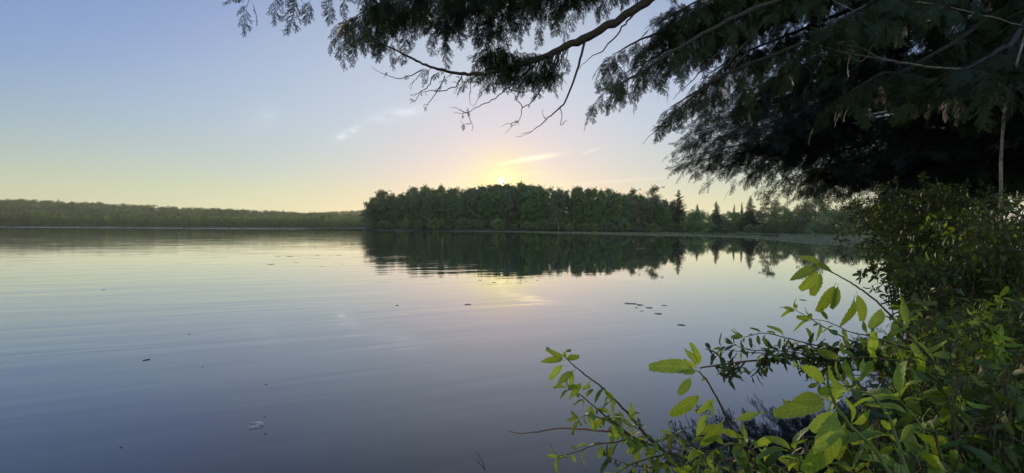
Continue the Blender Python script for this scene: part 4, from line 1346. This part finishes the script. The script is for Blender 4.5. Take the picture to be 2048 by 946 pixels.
bD = gbase(1.75, 1.9)
make_shrub('leafy_shrub', 'arching shoot with hanging toothed leaves, its tip against the reflected trees', 'shrub', bD, [
    dict(path=[np.array(bD) + [0, 0, -0.05]] + PP((1960, 840, 1.5), (1890, 750, 1.42), (1850, 705, 1.38), (1825, 678, 1.36), (1790, 640, 1.34), (1752, 602, 1.32), (1712, 572, 1.31), (1678, 552, 1.3), (1645, 535, 1.29)), r=0.0045, size=0.06, gap=0.06, span=(0.3, 0.55), rosette=0,
         extra=[D(1640, 533, 1592, 550, 1.29, 1.1), D(1642, 535, 1628, 512, 1.3, 1.2), D(1640, 538, 1612, 576, 1.28, 1.1), D(1643, 540, 1625, 590, 1.3, .95), D(1668, 545, 1640, 528, 1.3, 1.3), D(1672, 566, 1652, 606, 1.3, 1.2), D(1676, 566, 1673, 608, 1.29, 1.2), D(1712, 582, 1728, 626, 1.31, 1.3), D(1710, 590, 1692, 655, 1.3, 1.0), D(1765, 612, 1752, 644, 1.32, 1.4), D(1786, 640, 1790, 668, 1.33, 1)]),
    dict(path=PP((1830, 700, 1.37), (1790, 690, 1.35), (1740, 672, 1.34), (1700, 664, 1.33), (1660, 645, 1.33), (1625, 638, 1.33)), r=0.0026, size=0.058, gap=0.024, rosette=4, droop=0.5),
    dict(path=PP((1880, 742, 1.4), (1850, 705, 1.36), (1825, 680, 1.34), (1812, 655, 1.33)), r=0.003, size=0.075, gap=0.03, rosette=4),
    dict(path=PP((1860, 730, 1.42), (1790, 722, 1.35), (1740, 715, 1.32), (1690, 716, 1.3)), r=0.003, size=0.07, gap=0.03, rosette=3, droop=0.1),
], seed=24)

bE = gbase(0.72, 0.5)
make_shrub('leafy_shrub', 'nearest shoot with the largest yellow green leaves on a thick green stem', 'shrub', bE, [
    dict(path=[np.array(bE) + [0, 0, -0.05]] + PP((1850, 1080, 0.62), (1790, 965, 0.62), (1745, 895, 0.62), (1700, 850, 0.62), (1672, 810, 0.62), (1657, 770, 0.62), (1655, 740, 0.62)), r=0.0036, size=0.06, gap=0.05, span=(0.3, 0.5), rosette=0, bark='green_stem',
         extra=[D(1655, 770, 1610, 728, .62, 1.1), D(1656, 760, 1668, 728, .63, .7), D(1658, 800, 1588, 795, .6, 1.1), D(1660, 806, 1560, 816, .64, .8), D(1672, 815, 1650, 890, .6, 1.15), D(1680, 822, 1632, 858, .63, 1), D(1690, 845, 1676, 880, .63, 1.3), D(1688, 850, 1625, 945, .6, .95), D(1690, 850, 1672, 925, .61, .8), D(1700, 850, 1745, 830, .62, 1), D(1735, 890, 1765, 910, .6, 1.4), D(1700, 850, 1720, 810, .65, 1)]),
    dict(path=PP((1830, 1000, 0.66), (1800, 900, 0.68), (1775, 830, 0.7), (1740, 790, 0.72), (1700, 780, 0.73)), r=0.003, size=0.062, gap=0.02, rosette=5, bark='green_stem'),
    dict(path=PP((1900, 1010, 0.7), (1860, 920, 0.72), (1840, 850, 0.74), (1800, 800, 0.75)), r=0.003, size=0.062, gap=0.02, rosette=5, bark='green_stem'),
    dict(path=PP((1660, 1010, 0.66), (1625, 960, 0.66), (1605, 925, 0.66), (1590, 905, 0.66)), r=0.0026, size=0.055, gap=0.026, rosette=4, bark='green_stem'),
], protos=LEAF_OVAL, seed=25)

# the bank to the right: a thicket of shrubs, each a bush of its own
thr = random.Random(77)
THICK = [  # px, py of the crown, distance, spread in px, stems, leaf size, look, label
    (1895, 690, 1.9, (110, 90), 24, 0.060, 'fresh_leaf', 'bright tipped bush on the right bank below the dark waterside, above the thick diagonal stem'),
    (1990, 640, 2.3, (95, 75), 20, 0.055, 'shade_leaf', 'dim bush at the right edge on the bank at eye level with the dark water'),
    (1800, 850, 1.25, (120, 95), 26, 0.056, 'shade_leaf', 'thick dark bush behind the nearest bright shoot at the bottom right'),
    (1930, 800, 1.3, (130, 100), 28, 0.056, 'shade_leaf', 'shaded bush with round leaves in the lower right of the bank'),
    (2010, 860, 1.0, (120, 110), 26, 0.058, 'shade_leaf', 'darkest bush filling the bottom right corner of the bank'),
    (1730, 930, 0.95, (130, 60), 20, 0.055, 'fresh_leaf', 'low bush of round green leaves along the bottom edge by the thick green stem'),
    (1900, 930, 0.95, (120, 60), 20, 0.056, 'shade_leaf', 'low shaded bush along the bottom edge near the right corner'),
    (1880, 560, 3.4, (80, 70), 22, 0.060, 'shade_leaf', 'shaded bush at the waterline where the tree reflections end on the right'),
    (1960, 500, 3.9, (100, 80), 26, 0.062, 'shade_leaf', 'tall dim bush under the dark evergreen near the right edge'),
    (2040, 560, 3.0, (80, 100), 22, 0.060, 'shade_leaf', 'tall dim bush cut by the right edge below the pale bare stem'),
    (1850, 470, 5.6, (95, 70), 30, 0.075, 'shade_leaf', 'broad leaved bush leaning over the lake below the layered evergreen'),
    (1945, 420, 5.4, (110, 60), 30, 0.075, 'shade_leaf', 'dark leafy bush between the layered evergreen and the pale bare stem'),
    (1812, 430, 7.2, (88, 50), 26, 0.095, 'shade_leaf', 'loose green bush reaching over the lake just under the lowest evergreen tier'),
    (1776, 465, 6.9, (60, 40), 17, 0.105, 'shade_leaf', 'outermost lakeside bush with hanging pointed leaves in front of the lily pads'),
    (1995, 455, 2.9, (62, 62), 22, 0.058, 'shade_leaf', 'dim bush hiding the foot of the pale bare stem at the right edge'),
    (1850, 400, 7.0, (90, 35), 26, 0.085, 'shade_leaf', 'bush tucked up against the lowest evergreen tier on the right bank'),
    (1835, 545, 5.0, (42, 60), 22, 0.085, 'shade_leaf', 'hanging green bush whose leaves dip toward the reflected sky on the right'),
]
for i, (px, py, d, (sx_, sy_), ns, ls, look, lab) in enumerate(THICK):
    rng = np.random.default_rng(300 + i)
    c = np.array(P(px, py, d))
    # root it on land: walk from below the crown to the bank
    bx_, by_ = c[0], c[1]
    for k in range(60):
        if lake_sd(np.array([bx_]), np.array([by_]))[0] > 0.15:
            break
        bx_ += 0.06 * d / 3; by_ -= 0.02 * d / 3
    b = np.array(gbase(bx_, by_))
    stems = []
    for k in range(ns):
        e = np.array(P(px + thr.uniform(-1, 1) * sx_, py + thr.uniform(-1, 1) * sy_, d * thr.uniform(0.86, 1.16)))
        f0 = b + np.array([thr.uniform(-0.15, 0.15), thr.uniform(-0.15, 0.15), -0.06])
        mid = f0 * 0.42 + e * 0.58 + np.array([thr.uniform(-0.06, 0.06), thr.uniform(-0.06, 0.06), 0.16]) * d / 2
        outw = np.array([thr.uniform(-1, 0.4), thr.uniform(-0.6, 0.3), thr.uniform(-0.35, 0.3)]) * 0.10 * d / 2
        subs = []
        for j in range(2):
            s0 = mid * (0.55 - 0.3 * j) + e * (0.45 + 0.3 * j)
            subs.append([s0, s0 + np.array([thr.uniform(-1, 1), thr.uniform(-1, 1), thr.uniform(-0.3, 0.5)]) * 0.05 * d / 1.5, s0 + np.array([thr.uniform(-1, 1), thr.uniform(-1, 1), thr.uniform(-0.5, 0.5)]) * 0.11 * d / 1.5])
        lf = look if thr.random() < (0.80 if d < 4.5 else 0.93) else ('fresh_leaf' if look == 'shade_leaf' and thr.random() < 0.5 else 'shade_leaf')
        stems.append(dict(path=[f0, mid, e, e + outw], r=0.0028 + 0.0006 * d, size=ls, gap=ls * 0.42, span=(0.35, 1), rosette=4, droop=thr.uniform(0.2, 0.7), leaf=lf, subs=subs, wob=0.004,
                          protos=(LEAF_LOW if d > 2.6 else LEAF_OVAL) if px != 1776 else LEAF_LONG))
    make_shrub('leafy_shrub', lab, 'shrub', tuple(b), stems, seed=400 + i)
# ------------------------------------------------------------------ plants and bits on the water
m, nt, MN, ML = new_mat('pad_leaf')
o_ = MN.new('ShaderNodeOutputMaterial'); b_ = MN.new('ShaderNodeBsdfPrincipled')
g_ = MN.new('ShaderNodeNewGeometry'); mx_ = MN.new('ShaderNodeMix'); mx_.data_type = 'RGBA'
mx_.inputs[6].default_value = (0.05, 0.065, 0.04, 1); mx_.inputs[7].default_value = (0.12, 0.13, 0.09, 1)
ML.new(g_.outputs['Random Per Island'], mx_.inputs[0]); ML.new(mx_.outputs[2], b_.inputs['Base Color'])
b_.inputs['Roughness'].default_value = 0.45; b_.inputs['Specular IOR Level'].default_value = 0.4
ML.new(b_.outputs[0], o_.inputs['Surface'])
M['pad_leaf'] = m
M['reed'] = foliage_mat('reed', (0.07, 0.085, 0.055), (0.15, 0.16, 0.10), 0.3)
M['marsh'] = foliage_mat('marsh', (0.03, 0.04, 0.018), (0.06, 0.075, 0.03), 0.3)
M['debris'] = bark_mat('debris', (0.015, 0.012, 0.01), (0.05, 0.04, 0.03), 80, stretch=1)
M['feather'] = foliage_mat('feather', (0.45, 0.44, 0.42), (0.7, 0.69, 0.66), 0.3, (0.5, 0.5, 0.48))


def W0(px, py):
    """point of the water surface seen at a photo pixel"""
    v = P(px, py, 1.0) - Vector((0, 0, CAM_H))
    k = CAM_H / -v.z
    return Vector((v.x * k, v.y * k, 0.0))


def pad_mesh(seed):
    rng = np.random.default_rng(seed)
    n = 22
    a = np.linspace(R(14), R(346), n)
    r = 0.5 * (1 + 0.05 * np.sin(a * 3 + rng.uniform(0, 6)) + 0.03 * rng.normal(size=n))
    z = 0.006 + 0.02 * np.maximum(0, np.sin(a * 2 + rng.uniform(0, 6))) ** 2
    top = np.stack([r * np.cos(a), 0.85 * r * np.sin(a), z], 1)
    mid = top * np.array([0.5, 0.5, 0]) + np.array([0, 0, 0.010])
    v = np.vstack([[[0.06, 0, 0.008]], mid, top, [[0.06, 0, 0.002]], top - np.array([0, 0, 0.006])])
    i = np.arange(n - 1)
    f3 = np.stack([0 * i, 1 + i, 2 + i], 1)
    f4 = np.concatenate([np.stack([1 + i, 1 + n + i, 2 + n + i, 2 + i], 1), np.stack([1 + n + i, 2 + 2 * n + i, 3 + 2 * n + i, 2 + n + i], 1)])
    return mesh_np('lily_pad', v, [f3, f4], True)


PADS = [pad_mesh(k) for k in range(4)]
for pm in PADS:
    pm.materials.append(M['pad_leaf'])
npad = 0


def pad(px, py, w_px, label, group=None):
    global npad
    p = W0(px, py)
    s = w_px * p.y / FOC
    o = link('lily_pad', PADS[npad % 4], None, None, (p.x, p.y, 0.004))
    o.scale = (s, s * rg.uniform(0.7, 1.1), min(s, 0.7))
    o.rotation_euler = (0, 0, rg.uniform(-0.5, 0.5) + (math.pi if rg.random() < 0.5 else 0))
    tag(o, label, 'lily pad', group)
    npad += 1


GP = 'lily pads in the loose cluster'
for px, py, w in ((1256, 607, 17), (1267, 607.5, 14), (1280, 610, 15), (1272, 615.5, 8), (1298, 615.5, 15), (1284, 622, 8), (1316, 627.5, 17)):
    pad(px, py, w, 'small dark lily pad in the loose cluster on bright water, centre right', GP)
pad(1328, 611, 12, 'lily pad just right of the loose cluster, a little apart from it')
pad(1363, 650, 17, 'single dark floating leaf nearer than the cluster of lily pads')
for px, py, w in ((541, 529, 14), (556, 513, 10), (580, 513, 14), (598, 513, 8), (592, 525, 10), (636, 511, 9), (644, 533, 8), (660, 512, 8), (677, 511, 12), (684, 530, 6)):
    pad(px, py, w, 'thin dark lily pad among those scattered on pale water left of the wooded point', 'lily pads on the pale water at left')
for px, py, w in ((987, 495.5, 14), (999, 496, 9), (860, 487, 8), (1044, 494.5, 9), (1056, 499, 10), (1068, 498, 6), (1180, 503, 9), (1284, 497, 24), (902, 518, 5), (786, 505, 6), (800, 514, 5), (1108, 525, 5), (988, 521, 5), (948, 531, 5), (1058, 524, 5), (890, 532, 6), (1160, 520, 6), (1096, 533, 4)):
    pad(px, py, w, 'pale glinting lily pad on the dark reflection of the wooded point', 'lily pads on the dark reflection')
for px, py, w in ((960, 561, 8), (988, 565, 9), (1003, 556.5, 8), (1015, 562, 7), (1052, 563, 8), (1074, 561, 6), (1318, 563, 5), (1465, 601, 5), (935, 609, 15), (1606, 600, 14)):
    pad(px, py, w, 'small dark pad on the golden water near the edge of the reflected trees', 'small pads on the golden water')
for px, py, w in ((1425, 488, 10), (1460, 487, 12), (1545, 489, 9), (1612, 493, 12), (1650, 495, 14), (1700, 501, 14), (1715, 500, 8), (1730, 502, 10), (1770, 516, 14), (1500, 514, 7), (1535, 509, 8), (1560, 515, 9)):
    pad(px, py, w, 'pale lily pad along the front edge of the matted water plants at right', 'lily pads along the matted plants')

# matted pads and short reeds off the far shore: nobody could count them
zone_top = ([800, 870, 1000, 1300, 1500, 1720, 1830], [460.6, 461.0, 461.4, 463.4, 464.6, 466.2, 470])
zone_bot = ([800, 870, 1000, 1100, 1200, 1300, 1400, 1500, 1600, 1720, 1830], [461.2, 462.2, 463.8, 466.5, 468.5, 471.0, 473.0, 476, 486, 494, 505])
rng = np.random.default_rng(55)
g = Geo(); gr = Geo()
c6 = np.arange(6) * math.pi / 3
n_pl = 0
K = 100000
PX = rng.uniform(800, 1830, K)
TT = np.interp(PX, *zone_top); BB = np.interp(PX, *zone_bot)
PY = TT + (BB - TT) * rng.uniform(0, 1, K)
PW = np.array([W0(a, b) for a, b in zip(PX, PY)])
lane = np.sin(PW[:, 0] * 0.055 + 1.2 * np.sin(PW[:, 1] * 0.05)) + np.sin(PW[:, 1] * 0.09 + 0.02 * PW[:, 0]) + np.where(PY < TT + 0.45 * (BB - TT), 0.9, -0.2)
fr_ = (PY - TT) / (BB - TT)
ok = ~((PX > 1380) & (PX < 1560) & (fr_ > 0.28) & (fr_ < 0.55)) & (lane > -0.75) & (lake_sd(PW[:, 0], PW[:, 1]) < -0.3)
for x, y, _z in PW[ok][:48000]:            # open lanes of water stay free
    s = rng.uniform(0.10, 0.22) * (0.6 + y / 220)
    v = np.stack([x + s * np.cos(c6), y + s * 0.9 * np.sin(c6), 0.006 + 0.008 * s * np.sin(c6 + rng.uniform(0, 6)) + 0.02 * rng.uniform(0, 1) + 0 * c6], 1)
    g.add(v, np.arange(6)[None, :])
    if rng.uniform() < 0.3:
        h = rng.uniform(0.12, 0.34) * (0.6 + y / 400); w = 0.02 + 0.00022 * y
        a = rng.uniform(0, 3.14); dx, dy = w * math.cos(a), w * math.sin(a)
        lx, ly = rng.normal() * 0.12 * h, rng.normal() * 0.12 * h
        gr.add(np.array([[x - dx, y - dy, -0.03], [x + dx, y + dy, -0.03], [x + lx + dx * .2, y + ly + dy * .2, h], [x + lx - dx * .2, y + ly - dy * .2, h]]), np.arange(4)[None, :])
fp = link('floating_plants', g.mesh('floating_plants'), M['pad_leaf'])
fp['kind'] = 'stuff'
tag(fp, 'grey green mat of floating leaves along the far waterline, widening to the right', 'water plants')
rd = link('reeds', gr.mesh('reeds'), M['reed'])
rd['kind'] = 'stuff'
tag(rd, 'short thin reeds standing in the mat of floating leaves', 'reeds')

# low dark marsh spit left of the point
g = Geo()
for k in range(9000):
    px = rng.uniform(588, 735)
    y = rng.uniform(296, 330) if px < 690 else rng.uniform(285, 325)
    x = P(px, 458, y).x
    env = sstep(585, 640, px)
    h = rng.uniform(0.25, 0.75) * (0.25 + 0.75 * env); w = rng.uniform(0.08, 0.2)
    a = rng.uniform(0, 3.14); dx, dy = w * math.cos(a), w * math.sin(a)
    g.add(np.array([[x - dx, y - dy, -0.05], [x + dx, y + dy, -0.05], [x + dx * .3 + rng.normal() * .1, y, h], [x - dx * .3, y, h * 0.9]]), np.arange(4)[None, :])
ms = link('marsh_grass', g.mesh('marsh_grass'), M['marsh'])
ms['kind'] = 'stuff'
tag(ms, 'low dark spit of marsh grass running left from the wooded point', 'marsh grass')

# grass and fallen litter on the near bank
g = Geo()
GX = rng.uniform(0.1, 9, (40000, 2))
GX = GX[lake_sd(GX[:, 0], GX[:, 1]) > 0.02][:14000]
for (x, y), z in zip(GX, ground_z(GX[:, 0], GX[:, 1]) - 0.02):
    h = rng.uniform(0.06, 0.28); w = rng.uniform(0.002, 0.005)
    a = rng.uniform(0, 6.28); dx, dy = w * math.cos(a), w * math.sin(a); bx2, by2 = -math.sin(a) * h * rng.uniform(0.1, 0.7), math.cos(a) * h * rng.uniform(0.1, 0.7)
    v = np.array([[x - dx, y - dy, z], [x + dx, y + dy, z], [x + dx * .8 + bx2 * .4, y + dy * .8 + by2 * .4, z + h * .6], [x - dx * .8 + bx2 * .4, y - dy * .8 + by2 * .4, z + h * .6], [x + bx2, y + by2, z + h]])
    g.add(v, [np.array([[0, 1, 2, 3]]), np.array([[3, 2, 4]])])
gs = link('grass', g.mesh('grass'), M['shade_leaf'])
gs['kind'] = 'stuff'
tag(gs, 'thin grass on the near bank beneath the shrubs', 'grass')

# single bits afloat
def flat_bit(name, label, cat, px, py, pts, th, mat, yaw, w_px):
    p = W0(px, py); s = w_px * p.y / FOC
    n = len(pts); a = np.array(pts, dtype=float)
    v = np.vstack([np.c_[a, np.full(n, th)], np.c_[a, np.zeros(n)]])
    i = np.arange(n); j = (i + 1) % n
    me = mesh_np(name, v, [np.stack([i, j, j + n, i + n], 1), i[None, :], (n + i[::-1])[None, :]])
    o = link(name, me, M[mat], None, (p.x, p.y, 0.002))
    o.scale = (s, s, s); o.rotation_euler = (0, 0, yaw)
    return tag(o, label, cat)


oval = [(0.5 * math.cos(a), 0.16 * math.sin(a) * (1 + 0.2 * math.cos(a))) for a in np.linspace(0, 2 * math.pi, 14, endpoint=False)]
flat_bit('fallen_leaf', 'small dark leaf afloat alone on the grey water at left', 'leaf', 293, 720, oval, 0.05, 'debris', 0.9, 13)
for px, py, w, yw, lab in ((207, 580, 5, 0.2, 'tiny dark speck afloat highest on the left water'), (378, 668, 5, 0.7, 'tiny dark speck afloat right of and above the fallen leaf'), (532, 769, 5, 1.0, 'tiny dark speck afloat above the pale feather'),
                           (530, 833, 4, 0.4, 'tiny dark speck afloat just above the pale feather'), (531, 868, 5, 0.1, 'tiny dark speck afloat just below the pale feather'), (242, 895, 6, 0.3, 'tiny dark speck afloat near the lower left corner'),
                           (405, 735, 4, 0.1, 'tiny dark speck afloat between the fallen leaf and the feather'), (794, 611, 6, 0.1, 'tiny dark speck afloat on the pale water in the middle')):
    flat_bit('debris', lab, 'debris', px, py, oval, 0.1, 'debris', yw, w)
p = W0(514, 851)
fe = thing('feather', 'pale V shaped feather afloat on the dark water at lower left', 'feather', (p.x, p.y, 0.002))
for sgn in (-1, 1):
    g = Geo()
    q = np.array([(0.045, 0.0, 0.006), (0.02, 0.018 * sgn, 0.010), (-0.015, 0.03 * sgn, 0.008), (-0.05, 0.033 * sgn, 0.004)])
    q = smooth_path(q, 5)
    wv = 0.008 * np.sin(np.linspace(0.25, math.pi, len(q)))
    lft = q + np.c_[0 * wv, wv, 0.3 * wv]; rgt = q - np.c_[0 * wv, wv, 0.1 * wv]
    i = np.arange(len(q) - 1); n = len(q)
    g.add(np.vstack([lft, rgt]), np.stack([i, i + 1, n + i + 1, n + i], 1))
    g.tube(q + np.array([0, 0, 0.002]), 0.0012, 5)
    link('vane', g.mesh('vane', True), M['feather'], fe)
fe.rotation_euler = (0, 0, 0.15)
fe.scale = (1.0, 1.3, 1.0)
a_, b2_ = W0(952, 912), W0(972, 948)
g = Geo(); off = Vector(a_)
q = smooth_path([np.array(a_ - off) + [0, 0, 0.03], np.array((a_ + b2_) / 2 - off) + [0.012, 0, 0.015], np.array(b2_ - off) + [0, 0, -0.01]], 5)
g.tube(q, np.linspace(0.0016, 0.003, len(q)), 6)
st = link('stick', g.mesh('stick', True), M['debris'], None, a_)
tag(st, 'thin dark stick poking from the water at the bottom edge', 'stick')
# a bare shoot with dry seed heads reaching over the water from the right bank
b = gbase(5.6, 5.9)
g = Geo()
q = smooth_path([np.array(b) + [0, 0, -0.05]] + PP((2010, 575, 4.6), (1930, 545, 4.0), (1870, 560, 3.6), (1840, 580, 3.4), (1815, 598, 3.3), (1798, 608, 3.25), (1775, 604, 3.2)), 6)
dt = thing('seed_stalk', 'thin bare stalk with a curled dry seed head hanging over the bright water at right', 'stalk', b)
g.tube(q, np.linspace(0.006, 0.0022, len(q)), 6)
link('stem', shift(g, b).mesh('stem', True), M['shrub_stem'], dt)
g = Geo()
for k in range(26):
    c = np.array(P(rng.uniform(1764, 1794), rng.uniform(590, 608), 3.2 + rng.uniform(-.03, .03)))
    e = c + rng.normal(size=3) * 0.02
    g.tube([c, (c + e) / 2 + rng.normal(size=3) * 0.006, e], [0.002, 0.0045, 0.002], 5)
link('seed_head', shift(g, b).mesh('seed_head', True), M['debris'], dt)
